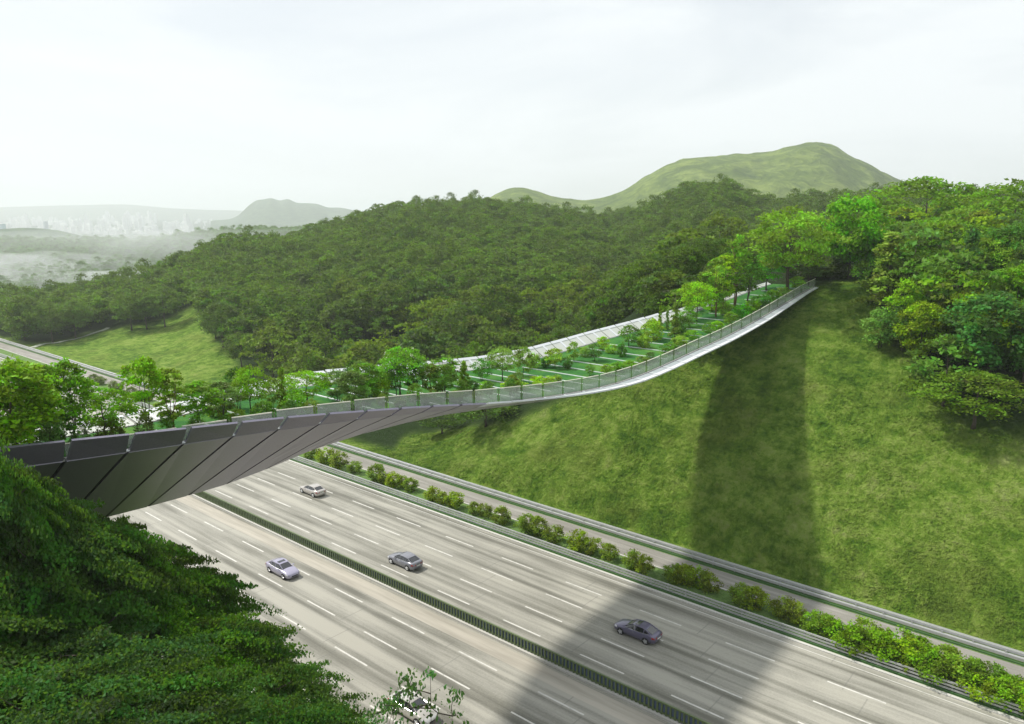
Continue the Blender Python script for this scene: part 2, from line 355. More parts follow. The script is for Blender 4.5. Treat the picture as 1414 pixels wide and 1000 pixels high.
# guard rails
def guardrail(y, spec, label, kerb):
    r = empty('guardrail', (0, y, 0)); tag(r, label, 'guardrail')
    k = MB().box(X0, X1, -.10, .22, 0.02, 0.20).build('base_strip', GREENP, r); tag(k, 'dark green base strip')
    for dy, z0, z1, th in spec: MB().box(X0, X1, dy - th/2, dy + th/2, z0, z1).build('rail', STEEL, r)
    pm = MB().box(-.06, .06, 0.14, 0.26, 0, spec[-1][2] - .05).mesh('post', STEEL)
    for i in range(98):
        o = link('post', pm, r); o.location = (-205 + i*2.15 if y < 75 else -255 + i*2.7, 0.1, 0)
guardrail(70.35, [(0.10, .28, .44, .14), (0.12, .60, .76, .14), (0.14, .90, 1.04, .16)], 'four-rail steel guardrail between the motorway and the bush-planted verge', 0)
guardrail(79.45, [(0.25, .34, .62, .35), (0.75, .62, .90, .42)], 'double steel guardrail between the side road and the foot of the grass hill', 0)

# median fence: kerb, green top rail, sections with close balusters
r = empty('median_fence', (0, 51.2, 0)); tag(r, 'green median fence with closely set balusters between the two carriageways', 'fence')
MB().box(X0, X1, -.30, .30, 0.0, 0.22).build('plinth', CONC, r)
MB().box(X0, X1, -.07, .07, 1.22, 1.36).build('top_rail', MOSSG, r)
m = MB()
for i in range(7):
    x = i*.4114; m.box(x+.02, x+.17, -.07, .07, .222, 1.218); m.box(x+.18, x+.40, -.03, .03, .30, .44)
sec = m.mesh('baluster_panel', [MOSSG]); 
for i in range(92):
    o = link('baluster_panel', sec, r); o.location = (-235 + i*2.88, 0, 0)
gm = MB()
gm.box(-235.2, -235.2 + 92*2.88, .06, .08, .23, 1.19)
N = NT('tinted_blue_glass'); NB = N.done(N.pr((0.10, 0.14, 0.24), 0.2, 0, 0.7)); gm.build('blue_backing_panel', NB, r)

# ------------------------------------------------------------------ trees
def finish_leaves(name, cen, nrm, size, var, asp=0.62):
    n = len(cen); nrm = nrm / np.linalg.norm(nrm, axis=1, keepdims=True)
    r = np.random.normal(size=(n, 3)); a = np.cross(nrm, r); a /= np.linalg.norm(a, axis=1, keepdims=True) + 1e-9; b = np.cross(nrm, a)
    s = size[:, None]; fold = nrm * s * 0.18
    v = np.stack([cen - a*s, cen - b*s*asp - fold, cen + a*s, cen + b*s*asp - fold], 1).reshape(-1, 3)
    q = np.arange(4*n).reshape(-1, 4); me = npmesh(name, v, q, LEAF)
    at = me.attributes.new('var', 'FLOAT', 'FACE'); at.data.foreach_set('value', np.clip(var, 0, 1).astype(np.float32)); return me

def tree_meshes(seed, H=10., R=4., cb=0.3, shape='round', clumps=60, lpc=50, leaf=0.25, flat=0.45, trunks=1, tr=0.22, bark=None, core=True, twigr=0.05, spread=1.0, spray=0.0):
    """crown (mesh), trunk (mesh) of a tree of height H and crown radius R standing at the origin"""
    rs = np.random.RandomState(seed); rnd = random.Random(seed)
    lob = [(rs.uniform(0, 6.28), rs.uniform(-.3, 1.0), rs.uniform(.10, .34)) for _ in range(7)]
    zc = H*(cb + 1)/2; hz = H*(1-cb)/2
    cs = []
    tries = 0
    while len(cs) < clumps and tries < clumps*60:
        tries += 1
        th = rs.uniform(0, 6.283); w = rs.uniform(-1, 1)
        if shape == 'conifer':
            w = -1 + 2*rs.uniform(0, 1)**1.25; rad_ = R*(1.02 - (w+1)/2)**0.8 * rs.uniform(0.35, 1.0)*(0.85 + .3*math.sin(w*17+th))
        elif shape == 'umbrella':
            w = rs.uniform(-.75, 1); rad_ = R*math.sqrt(max(0, 1 - max(w, 0)**2.2))*(0.62 + 0.38*min(1, (w+.75)/.7))*rs.uniform(0.25, 1)**.5
        else:
            rad_ = R*math.sqrt(max(0, 1 - abs(w)**2.3))*rs.uniform(0.15, 1)**0.45
        dv = 1 + sum(a*max(0, math.cos(th-t0))**6*max(0, 1-abs(w-w0)) for t0, w0, a in lob) - 0.12
        rad_ *= dv
        p = np.array([rad_*math.cos(th), rad_*math.sin(th), zc + w*hz*(0.9 + .1*dv)])
        mind = (0.62 if shape != 'conifer' else .4)*R*(2.2/clumps)**(1/3)
        if all(np.linalg.norm((p-c_)*[1, 1, 1.5]) > mind for c_ in cs): cs.append(p)
    cs = np.array(cs); nC = len(cs)
    rc = R*(1.9/nC)**(1/3)*1.0*spread
    L = []; NR = []; SZ = []; VR = []
    for c_ in cs:
        k = int(lpc*rs.uniform(.7, 1.3)); rr = rc*rs.uniform(.7, 1.25)
        d = rs.normal(size=(k, 3)); d /= np.linalg.norm(d, axis=1, keepdims=True); d *= 1.15*rs.uniform(.03, 1, (k, 1))**.7
        # tufts droop outwards a little
        out = np.array([c_[0], c_[1], 0]); on = out/(np.linalg.norm(out)+1e-6)
        pp = d*[rr, rr, rr*flat]; pr_ = pp[:, :2]@on[:2]; tg = pp[:, :2] - pr_[:, None]*on[:2]; pp[:, :2] = on[:2]*(pr_*(1+spray))[:, None] + tg*(1 - .45*spray*(1 + pr_/rr*.7))[:, None]; pp[:, 2] -= 0.22*(pp[:, :2]@on[:2])
        L.append(c_ + pp); nn = rs.normal(size=(k, 3))*0.95 + [0, 0, 0.9] + d*0.5; NR.append(nn)
        SZ.append(leaf*rs.uniform(.55, 1.25, k)); VR.append(np.clip(rs.uniform(.12, .88) + rs.normal(0, .14, k), 0, 1))
    L = np.vstack(L); keep = L[:, 2] > (0.02*H if shape != 'round' else 0)
    crown = finish_leaves('crown', L[keep], np.vstack(NR)[keep], np.concatenate(SZ)[keep], np.concatenate(VR)[keep])
    # wood: trunk(s), limbs to clumps
    m = MB(); nodes = []
    for ti in range(trunks):
        an = rnd.uniform(0, 6.28); lean = 0.0 if trunks == 1 else R*.35; bx = 0 if trunks == 1 else rnd.uniform(-.12, .12)*R; by = 0 if trunks == 1 else rnd.uniform(-.12, .12)*R
        pts = []; top = H*(0.86 if shape in ('conifer',) or trunks > 1 else 0.72)
        for i in range(8):
            u = i/7; pts.append(Vector((bx + math.cos(an)*lean*u**1.3 + rnd.uniform(-1, 1)*.03*H*.4*(u > 0), by + math.sin(an)*lean*u**1.3 + rnd.uniform(-1, 1)*.03*H*.4*(u > 0), top*u)))
        t0 = tr*(1 if trunks == 1 else .6)
        m.tube(pts, [t0*(1.35 if i == 0 else 1)*(1-.8*i/7) for i in range(8)], 7)
        nodes += [(p, t0*(1-.8*i/7)) for i, p in enumerate(pts) if p.z > H*cb*.55]
    order = sorted(range(nC), key=lambda i: np.hypot(cs[i][0], cs[i][1]))
    for i in order:
        c_ = Vector(cs[i]); best = min(nodes, key=lambda nd: (nd[0]-c_).length + max(0, nd[0].z - c_.z + .12*(nd[0]-c_).length)*2.2)
        p0, r0 = best; r1 = min(r0*.62, tr*.5); mid = p0.lerp(c_, .5) + Vector((rnd.uniform(-.06, .06)*R, rnd.uniform(-.06, .06)*R, -0.05*(c_-p0).length))
        rr = max(r1, twigr*.6)
        m.tube([p0, mid, c_], [rr, rr*.7, rr*.35], 4, cap=False); nodes.append((mid, rr*.75)); nodes.append((c_, rr*.4))
    trunk = m.mesh('trunk', bark or BARK, True)
    return crown, trunk

TOP = {}
def tree(name, meshes, loc, scale, col, label, cat, group=None, rz=None, sxy=1.0, trunk=True):
    e = empty(name, loc, random.uniform(0, 6.28) if rz is None else rz); e.scale = (scale*sxy, scale*sxy, scale)
    c_ = link('crown', meshes[0], e); c_.color = (*col, 1)
    if trunk: link('trunk', meshes[1], e)
    tag(e, label, cat, group); return e

# --- far wood on the ridge: layered crowns, 9 m high in mesh units
FOR = [tree_meshes(100+i, H=9, R=4.6, cb=0.16, shape='umbrella', clumps=40, lpc=34, leaf=0.36, flat=.30, tr=.2, spread=.82) for i in range(4)] + [tree_meshes(140+i, H=11, R=3.6, cb=0.12, shape='round', clumps=42, lpc=34, leaf=0.34, flat=.55, tr=.2) for i in range(2)]
LG = [(0.044, 0.082, 0.010), (0.060, 0.100, 0.012), (0.078, 0.108, 0.013), (0.038, 0.074, 0.012), (0.052, 0.088, 0.010)]
def scatter():
    pts = []; rs = np.random.RandomState(5)
    d = 92.0
    while d < 500:
        step = 5.6 + d*0.004
        for q in np.arange(-60 if d > 150 else 900, 1560, step/d*1064*1.05):
            qq = q + rs.uniform(-.45, .45)*step/d*1064; d2 = d + rs.uniform(-.45, .45)*step
            xc = (qq-707)/1064*d2; pts.append((xc*RH.x + d2*FH.x, xc*RH.y + d2*FH.y, d2, qq))
        d += step*.95
    P_ = np.array(pts); X, Y, D_, Q = P_.T; Z = height(X, Y)
    ok = wooded(X, Y, Z) & (D_ < Rdep(Q) + 16) & (Z > -1) & (vnoise(X/30+7, Y/30, 2) < np.where((Z < 7) & (Q > 300), .62, 2))
    br = (Y > 100) & (Y < 142) & (X > -54) & (X < -35)          # bridge landing stays open
    ok &= ~br
    return X[ok], Y[ok], Z[ok], D_[ok], Q[ok]
WX, WY, WZ, WD, WQ = scatter()
order = np.argsort(WD)
# front-most visible ones: individuals (also the ridge crest is left to the one far wood object)
right = WX > -72
def stuff_trees(name, idx, label, src, col, smin=.9, smax=1.4):
    v = np.stack([WX[idx], WY[idx], WZ[idx]-.3], -1); return stuff_points(name, v, label, src, col, smin, smax)
def stuff_points(name, v, label, src, col, smin, smax, seed=1, flat=1.0):
    me = bpy.data.meshes.new(name); me.vertices.add(len(v)); me.vertices.foreach_set('co', np.asarray(v, np.float32).ravel()); me.update()
    o = link(name, me); o.color = (*col, 1)
    g = bpy.data.node_groups.new(name, 'GeometryNodeTree'); g.interface.new_socket('Geometry', in_out='INPUT', socket_type='NodeSocketGeometry'); g.interface.new_socket('Geometry', in_out='OUTPUT', socket_type='NodeSocketGeometry')
    n = g.nodes; i_ = n.new('NodeGroupInput'); o_ = n.new('NodeGroupOutput'); jn = n.new('GeometryNodeJoinGeometry')
    for k, s in enumerate(src):
        # each source mesh serves the points whose random pick equals k
        pick = n.new('FunctionNodeRandomValue'); pick.data_type = 'INT'; pick.inputs['Min'].default_value = 0; pick.inputs['Max'].default_value = len(src)-1; pick.inputs['Seed'].default_value = seed
        cmp_ = n.new('FunctionNodeCompare'); cmp_.data_type = 'INT'; cmp_.operation = 'EQUAL'; cmp_.inputs[3].default_value = k
        g.links.new(pick.outputs[2], cmp_.inputs[2])
        oi = n.new('GeometryNodeObjectInfo'); oi.transform_space = 'ORIGINAL'; oi.inputs['Object'].default_value = s; oi.inputs['As Instance'].default_value = True
        ip = n.new('GeometryNodeInstanceOnPoints'); rz = n.new('FunctionNodeRandomValue'); rz.data_type = 'FLOAT_VECTOR'; rz.inputs[0].default_value = (0, 0, 0); rz.inputs[1].default_value = (0.08, 0.08, 6.283); rz.inputs['Seed'].default_value = seed+3
        sc = n.new('FunctionNodeRandomValue'); sc.data_type = 'FLOAT'; sc.inputs[2].default_value = smin; sc.inputs[3].default_value = smax; sc.inputs['Seed'].default_value = seed+9
        cx_ = n.new('ShaderNodeCombineXYZ'); g.links.new(sc.outputs[1], cx_.inputs[0]); g.links.new(sc.outputs[1], cx_.inputs[1])
        mm = n.new('ShaderNodeMath'); mm.operation = 'MULTIPLY'; mm.inputs[1].default_value = flat; g.links.new(sc.outputs[1], mm.inputs[0]); g.links.new(mm.outputs[0], cx_.inputs[2])
        m2p = n.new('GeometryNodeMeshToPoints'); g.links.new(i_.outputs[0], m2p.inputs[0])
        g.links.new(m2p.outputs[0], ip.inputs['Points']); g.links.new(cmp_.outputs[0], ip.inputs['Selection']); g.links.new(oi.outputs['Geometry'], ip.inputs['Instance'])
        g.links.new(rz.outputs[0], ip.inputs['Rotation']); g.links.new(cx_.outputs[0], ip.inputs['Scale']); g.links.new(ip.outputs[0], jn.inputs[0])
    g.links.new(jn.outputs[0], o_.inputs[0]); md = o.modifiers.new('scatter', 'NODES'); md.node_group = g
    tag(o, label, 'wood', None, 'stuff'); return o

left_idx = [i for i in order if not right[i]]; near_idx = left_idx[:280]; rest = left_idx[280:]
FSRC = []
for n_, i in enumerate(near_idx):
    k = n_ % 6
    e = tree('forest_tree', FOR[k], (WX[i], WY[i], WZ[i]-.3), random.uniform(.8, 1.5), random.choice(LG),
             'dark green layered tree in the wood on the slope beyond the motorway', 'tree', 'forest trees on the slope beyond the motorway')
    if n_ < 6: FSRC.append(e.children[0])
stuff_trees('wood', rest, 'dense dark green wood covering the long ridge behind the bridge', FSRC, LG[1])

# ------------------------------------------------------------------ bridge
def build_bridge():
    br = empty('green_bridge', (-48, 63, 0)); tag(br, 'twisting planted wildlife bridge with dark panelled underside spanning the motorway', 'bridge')
    off = Vector((-48, 63, 0))
    def part(mb, name, mat, par=br, smooth=False):
        mb.v = [tuple(Vector(p) - off) for p in mb.v]; return mb.build(name, mat, par, smooth)
    MOD = 3.115; t_start = 19.81 - MOD*3; nmod = 37
    T = [t_start + MOD*i for i in range(nmod + 1)]
    # deck slab (structure under the lawn)
    sl = MB(); lw = MB()
    for i in range(nmod):
        for k in range(2):
            a = T[i] + MOD*k/2; b = a + MOD/2; za, zc = float(zb(a)), float(zb(b)); fa, fb = float(sf(a)), float(sf(b))
            sl.hexa([(fa+.3, a, za-.22), (SN-.2, a, za-.22), (SN-.2, b, zc-.22), (fb+.3, b, zc-.22)], [(fa+.3, a, za-.018), (SN-.2, a, za-.018), (SN-.2, b, zc-.018), (fb+.3, b, zc-.018)])
            n = 6; xsa = [fa + .3 + (SN-fa-.6)*j/n for j in range(n+1)]; xsb = [fb + .3 + (SN-fb-.6)*j/n for j in range(n+1)]
            for j in range(n): lw.poly([(xsa[j], a, za+.03), (xsa[j+1], a, za+.03), (xsb[j+1], b, zc+.03), (xsb[j], b, zc+.03)])
    part(sl, 'deck_slab', CONC); part(lw, 'lawn', LAWN)
    for i in range(nmod):
        a, b = T[i] + .10, T[i+1] - .10; c_ = (a+b)/2
        za, zc = float(zb(a)), float(zb(b)); fa, fb = float(sf(a)), float(sf(b))
        # white bay strip across the lawn
        s0 = T[i]; z0 = float(zb(s0)); f0 = float(sf(s0)); ins = 1.5 if i % 3 else 2.4
        part(MB().hexa([(f0+ins, s0-.075, z0+.0), (SN-ins*.7, s0-.075, z0+.0), (SN-ins*.7, s0+.075, z0+.0), (f0+ins, s0+.075, z0+.0)], [(f0+ins, s0-.075, z0+.10), (SN-ins*.7, s0-.075, z0+.10), (SN-ins*.7, s0+.075, z0+.10), (f0+ins, s0+.075, z0+.10)]), 'bay_strip', WHITE)
        # hull panel: near deck edge -> keel -> far deck edge
        def pt(t, x, z, o=0): return (x, t, z + o)
        ka, kb = float(ks(a)), float(ks(b)); da, db = float(kd(a)), float(kd(b))
        h = MB()
        h.hexa([(ka, a, za-da), (SN, a, za-.18), (SN, b, zc-.18), (kb, b, zc-db)], [(ka+.04, a, za-da+.18), (SN-.04, a, za-.02), (SN-.04, b, zc-.02), (kb+.04, b, zc-db+.18)])
        h.hexa([(fa, a, za-.25), (ka-.01, a, za-da), (kb-.01, b, zc-db), (fb, b, zc-.25)], [(fa, a, za-.02), (ka-.01, a, za-da+.17), (kb-.01, b, zc-db+.17), (fb, b, zc-.02)])
        part(h, 'hull_panel', HULL)
        # outer flap on the near edge: upright at the near bank, folding flat towards the hill
        ph = lambda t: rad(np.interp(t, [14, 23, 33.6, 42, 52.5, 61.6, 70, 126], [60, 48, 34, 24, 14, 6, -2, -6])); Lf = lambda t: float(np.interp(t, [0, 84, 105, 126], [1.36, 1.33, 1.1, .35]))
        fl = []
        for t, z in ((a, za), (b, zc)):
            p = ph(t); fl.append(((SN+.03, t, z-.02), (SN+.03+Lf(t)*math.cos(p), t, z-.02+Lf(t)*math.sin(p))))
        (a0, a1), (b0, b1) = fl
        nx = Vector((math.sin(ph(c_)), 0, -math.cos(ph(c_))))*.14
        lo = [tuple(Vector(p)+nx) for p in (a0, a1, b1, b0)]
        cut = 0.11 if c_ < 52 else 0.0     # slanted corners where the flap stands up
        if cut:
            b1 = tuple(Vector(b1) + Vector((0, -cut*0.3, 0))); a1 = tuple(Vector(a1) + Vector((0, cut*0.9, 0)))
            lo = [tuple(Vector(p)+nx) for p in (a0, a1, b1, b0)]
        part(MB().hexa(lo, [a0, a1, b1, b0]), 'edge_flap', HULL if c_ < 46 else WHITE)
        # glass noise barrier with a pale top rim
        hg = float(np.interp(c_, [15.4, 21, 28, 35], [.7, .84, 1.08, 1.24])); g0, g1 = a + .07, b - .07; zg0, zg1 = float(zb(g0)), float(zb(g1)); xg = SN - .21
        gp = part(MB().hexa([(xg-.03, g0, zg0+.02), (xg, g0, zg0+.02), (xg, g1, zg1+.02), (xg-.03, g1, zg1+.02)], [(xg-.03, g0, zg0+hg), (xg, g0, zg0+hg), (xg, g1, zg1+hg), (xg-.03, g1, zg1+hg)]), 'glass_panel', GLASS)
        part(MB().hexa([(xg-.06, g0, zg0+hg+.002), (xg+.03, g0, zg0+hg+.002), (xg+.03, g1, zg1+hg+.002), (xg-.06, g1, zg1+hg+.002)], [(xg-.06, g0, zg0+hg+.05), (xg+.03, g0, zg0+hg+.05), (xg+.03, g1, zg1+hg+.07), (xg-.06, g1, zg1+hg+.07)]), 'rim', RIM, gp)
        # far side: cream parapet panel leaning outwards, with ribs and a white cap
        ang = rad(np.interp(c_, [14, 31, 42, 56, 105, 126], [4, 14, 26, 34, 30, 20])); Lp = float(np.interp(c_, [95, 112], [2.05, .7]))
        dx, dz = -math.cos(ang)*Lp, math.sin(ang)*Lp
        pl = MB(); A0 = Vector((fa-.03, a, za+.02)); B0 = Vector((fb-.03, b, zc+.02)); D_ = Vector((dx, 0, dz)); nn = Vector((-math.sin(ang), 0, -math.cos(ang)))*.12
        pl.hexa([A0+nn, B0+nn, B0+D_+nn, A0+D_+nn], [A0, B0, B0+D_, A0+D_])
        pp = part(pl, 'parapet_panel', CREAM)
        up = -nn.normalized()*.05
        cp = MB(); q = [A0+D_*.80, B0+D_*.80, B0+D_, A0+D_]; cp.hexa([v + up*.05 for v in q], [v+up for v in q])
        mid0, mid1 = A0.lerp(B0, .44), A0.lerp(B0, .56); q = [mid0, mid1, mid1+D_*.795, mid0+D_*.795]; cp.hexa([v + up*.05 for v in q], [v+up for v in q])
        part(cp, 'cap', WHITE, pp)
    # dark recess between the panels
    for t in T:
        z = float(zb(t)); k_ = float(ks(t)); d_ = float(kd(t)); a, b = t-.107, t+.107
        part(MB().hexa([(k_+.2, a, z-d_+.10), (SN-.2, a, z-.12), (SN-.2, b, z-.12), (k_+.2, b, z-d_+.10)], [(k_+.2, a, z-d_+.2), (SN-.2, a, z-.03), (SN-.2, b, z-.03), (k_+.2, b, z-d_+.2)]), 'seam', BLACKR)
    # slim green posts in the gaps of the glass
    for t in T[3:-3]:
        z = float(zb(t)); part(MB().box(SN-.26, SN-.20, t-.04, t+.04, z+.03, z+float(np.interp(t, [15.4, 21, 28, 35], [.65, .8, 1.04, 1.2]))), 'post', MOSSG)
    # small white light bar at each seam of the near edge
    for t in T[2:18]:
        z = float(zb(t)); part(MB().box(SN-.07, SN+.22, t-.09, t+.09, z-.04, z+.016), 'edge_clip', WHITE)
build_bridge()
def deck(x, y, maxit=60):
    """point of the deck surface seen at a pixel (march along the ray)"""
    d = ray(x, y); best = None
    for t in np.arange(6, 128, .2):
        k = t/d.y; X_ = d.x*k; Z_ = HC + d.z*k; e = abs(Z_ - float(zb(t)))
        if best is None or e < best[0]: best = (e, X_, t, float(zb(t)))
    _, X_, t, z = best; X_ = min(max(X_, float(sf(t)) + 1.0), SN - 1.0)
    return Vector((X_, t, z))

# ------------------------------------------------------------------ tree kinds
K = {}
K['round'] = [tree_meshes(200+i, H=10, R=4, cb=.24, shape='round', clumps=85, lpc=75, leaf=.27, flat=.7, tr=.24) for i in range(3)]
K['layered'] = [tree_meshes(210+i, H=10, R=5.2, cb=.26, shape='umbrella', clumps=75, lpc=60, leaf=.24, flat=.32, tr=.22) for i in range(3)]
K['thin'] = [tree_meshes(220+i, H=10, R=2.6, cb=.18, shape='umbrella', clumps=44, lpc=60, leaf=.24, flat=.5, trunks=3, tr=.15, spread=1.0) for i in range(3)]
K['slender'] = [tree_meshes(230+i, H=10, R=2.2, cb=.22, shape='round', clumps=36, lpc=52, leaf=.25, flat=.5, trunks=4, tr=.13, bark=BARKR, spread=.95) for i in range(3)]
K['conifer'] = [tree_meshes(240+i, H=10, R=2.7, cb=.07, shape='conifer', clumps=75, lpc=50, leaf=.24, flat=.5, tr=.2) for i in range(2)]
K['bush'] = [tree_meshes(250+i, H=3, R=1.65, cb=.02, shape='round', clumps=38, lpc=60, leaf=.15, flat=.8, trunks=3, tr=.06, twigr=.02) for i in range(4)]
K['sapling'] = [tree_meshes(260+i, H=5, R=1.7, cb=.10, shape='umbrella', clumps=34, lpc=52, leaf=.16, flat=.6, trunks=3, tr=.06, twigr=.02) for i in range(4)]
KH = dict(round=10, layered=10, thin=10, slender=10, conifer=10, bush=3, sapling=5)
KR = dict(round=8, layered=10.4, thin=5.2, slender=4.4, conifer=5.4, bush=3.3, sapling=3.4)
BR = (0.075, 0.155, 0.018); YG = (0.135, 0.185, 0.025); DG = (0.032, 0.078, 0.018); MG = (0.052, 0.115, 0.020); OL = (0.095, 0.125, 0.028); PG = (0.11, 0.19, 0.05); TG = (0.034, 0.100, 0.026)
cnt = {}
def put(kind, p, hpx, wpx, col, name, label, cat, group=None):
    """plant of the given kind at a world point, sized in metres from its size in the photograph"""
    cnt[kind] = cnt.get(kind, 0) + 1
    depth = (p - Vector((0, 0, HC))).dot(FW); H_ = hpx*depth/FX; W_ = wpx*depth/FX
    s = H_/KH[kind]
    return tree(name, K[kind][cnt[kind] % len(K[kind])], p, s, col, label, cat, group, sxy=(W_/KR[kind])/s)

# deck plants: photo base x, y, height px, width px, kind, colour, description
DP = [
 (30,640,125,110,'round',BR,'broad bright green tree, largest crown at the near end of the planted bridge'),
 (12,600,110,70,'thin',OL,'loose olive tree rising above the left edge of the broad bright tree'),
 (62,606,100,60,'layered',MG,'wispy green tree peeping over the broad bright tree at the near end'),
 (98,606,104,52,'thin',MG,'thin upright tree between the broad bright tree and the bushy tree'),
 (146,610,70,78,'layered',MG,'bushy low tree with spreading crown on the bridge deck near its left end'),
 (206,603,105,46,'thin',BR,'tall wispy tree with bare stems, left one of the two leaning thin trees'),
 (238,598,85,44,'slender',OL,'thin tree with leaning stem and tufted top, right one of the two leaning thin trees'),
 (276,592,62,50,'thin',MG,'soft rounded multi-stem tree just right of the leaning thin trees'),
 (308,582,52,40,'thin',(0.085,0.105,0.045),'greyish green tree above the first clear glass panels'),
 (347,573,64,46,'layered',BR,'bright upright tree in leafy tiers behind the glass, left part of the deck'),
 (377,566,42,26,'sapling',OL,'olive sapling beside the tiered bright tree'),
 (391,565,55,20,'conifer',OL,'narrow olive pointed tree right of the tiered bright tree'),
 (424,560,44,62,'layered',BR,'low wide bright tree behind the glass at the left third of the deck'),
 (466,555,40,36,'sapling',(0.08,0.085,0.04),'brownish green shrub tree between the wide bright tree and the bare-stemmed tree'),
 (487,568,54,34,'thin',(0.06,0.075,0.03),'dark-leaved little tree with a bare single stem close to the glass'),
 (508,550,46,40,'thin',MG,'medium green tree left of the white-flowering tree'),
 (524,548,24,30,'bush',OL,'small olive bush at the foot of the white-flowering tree'),
 (553,547,64,56,'layered',(0.07,0.17,0.03),'tiered tree with pale flower tufts, the tallest in the left half of the deck'),
 (612,543,46,38,'slender',MG,'vase-shaped multi-stem tree right of the white-flowering tree'),
 (641,543,42,22,'conifer',OL,'small pointed olive conifer near the glass, left of the dark shrub'),
 (665,526,28,26,'sapling',TG,'dark blue-green shrub near the cream parapet'),
 (694,526,44,36,'layered',PG,'pale layered tree standing before the cream parapet'),
 (724,520,38,26,'sapling',OL,'olive brown pointed shrub right of the pale layered tree'),
 (737,509,20,18,'bush',PG,'small pale bush close to the parapet behind the olive brown shrub'),
 (753,508,13,12,'bush',TG,'tiny dark bush in the row at mid deck'),
 (765,508,25,26,'sapling',YG,'yellow-green shrub in the row at mid deck'),
 (783,510,16,12,'bush',DG,'round dark bush standing alone on the lawn bay'),
 (792,499,25,16,'sapling',OL,'pair-like olive sapling beside the parapet at mid deck'),
 (807,493,12,14,'bush',PG,'low pale bush between mid-deck saplings'),
 (821,499,23,20,'sapling',DG,'dark dense sapling in the middle of the lawn'),
 (832,484,18,16,'sapling',YG,'yellowish sapling touching the parapet line'),
 (843,488,12,14,'bush',PG,'low pale bush behind the dark round one'),
 (858,493,17,14,'bush',TG,'dark blue-green bush on the lawn right of the low pale bush'),
 (868,479,28,26,'sapling',MG,'full green sapling before the right half of the parapet'),
 (889,481,17,16,'bush',YG,'yellow-green bush right of the full green sapling'),
 (902,470,26,27,'bush',YG,'large round yellow-green bush left of the slim pointed trees'),
 (911,456,32,9,'conifer',OL,'slimmest pointed tree on the deck, by the end of the open lawn'),
 (921,456,27,9,'conifer',(0.11,0.12,0.05),'second slim pointed tree beside the slimmest one'),
 (932,466,46,22,'conifer',OL,'tall olive conifer at the end of the open lawn'),
 (942,462,26,20,'bush',DG,'dark bush at the foot of the tall olive conifer'),
 (952,453,26,22,'sapling',MG,'mid-green sapling between the conifer and the tiered pale tree'),
 (962,444,50,46,'layered',(0.10,0.19,0.03),'tiered pale green tree left of the tall slender-stemmed trees'),
 (988,437,74,34,'slender',BR,'slender multi-stem tree at the left of the tall reddish-stemmed group'),
 (1000,427,70,30,'slender',YG,'middle tree of the tall reddish-stemmed group'),
 (1014,423,90,36,'slender',BR,'tallest tree of the reddish-stemmed group'),
 (1031,420,62,34,'thin',MG,'rightmost tree of the reddish-stemmed group'),
 (1058,402,50,50,'layered',(0.05,0.155,0.03),'rounded vivid green tree in front of the big spreading tree'),
 (1087,406,108,112,'layered',(0.085,0.165,0.022),'big spreading vase-shaped tree at the far end of the bridge'),
 (1001,434,16,20,'bush',PG,'pale round bush below the reddish-stemmed group'),
 (1115,394,36,36,'thin',(0.05,0.065,0.03),'nearly bare thin tree where the bridge meets the hill'),
 (671,540,12,14,'bush',BR,'small bright bush tight behind the glass, left of the yellow one'),
 (712,537,10,30,'bush',YG,'low wide yellow-green shrub tight behind the glass'),
 (748,532,12,28,'bush',(0.19,0.20,0.025),'low yellow shrub with golden tips tight behind the glass'),
 (769,528,9,14,'bush',YG,'tiny shrub right of the golden-tipped one behind the glass'),
 (814,519,15,12,'sapling',MG,'little bushy-headed sapling behind the glass at mid deck'),
 (838,519,15,16,'sapling',OL,'flat-topped little sapling behind the glass at mid deck'),
 (853,513,12,14,'bush',MG,'small mid-green shrub behind the glass right of the flat-topped sapling'),
 (868,509,10,18,'bush',BR,'bright low shrub behind the glass where the rim starts to climb'),
 (888,503,10,16,'bush',OL,'olive low shrub behind the climbing glass rim'),
 (898,499,12,14,'sapling',DG,'dark little shrub behind the climbing glass rim'),
 (925,488,12,22,'bush',MG,'mid-green shrub clump behind the glass, lower of the climbing row'),
 (938,478,13,18,'bush',YG,'yellow-green shrub in the climbing row behind the glass'),
 (955,471,14,18,'sapling',BR,'bright spreading shrub in the climbing row behind the glass'),
 (978,465,18,14,'sapling',MG,'sapling with a round head in the climbing row behind the glass'),
 (990,458,13,16,'bush',BR,'bright shrub right of the round-headed sapling'),
 (1008,452,20,16,'sapling',(0.07,0.13,0.02),'olive-topped sapling above the glass near the pale round bush'),
 (1025,438,16,22,'bush',(0.06,0.18,0.03),'vivid green shrub in the upper climbing row'),
 (1040,430,14,20,'bush',BR,'second vivid shrub in the upper climbing row'),
 (1053,423,14,20,'bush',(0.06,0.18,0.03),'third vivid shrub in the upper climbing row'),
 (1067,415,13,18,'bush',BR,'fourth vivid shrub in the upper climbing row'),
 (1081,409,12,16,'bush',PG,'pale shrub near the top of the glass rim'),
 (1100,401,18,20,'sapling',PG,'pale little shrub above the last glass panels'),
]
for i, t in enumerate(np.arange(12, 53, 1.6)):
    rr = random.random(); p = Vector((SN - .9 - 1.8*random.random(), float(t), float(zb(t))))
    k_ = 'sapling' if rr < .45 else 'bush'; s_ = random.uniform(.22, .42) if k_ == 'sapling' else random.uniform(.25, .5)
    tree('shrub', K[k_][i % 4], p, s_, random.choice([BR, YG, MG, PG, OL]), f'low mixed shrub planted behind the edge panels, number {i+1} counted from the near end', 'shrub', 'low shrubs behind the edge panels')
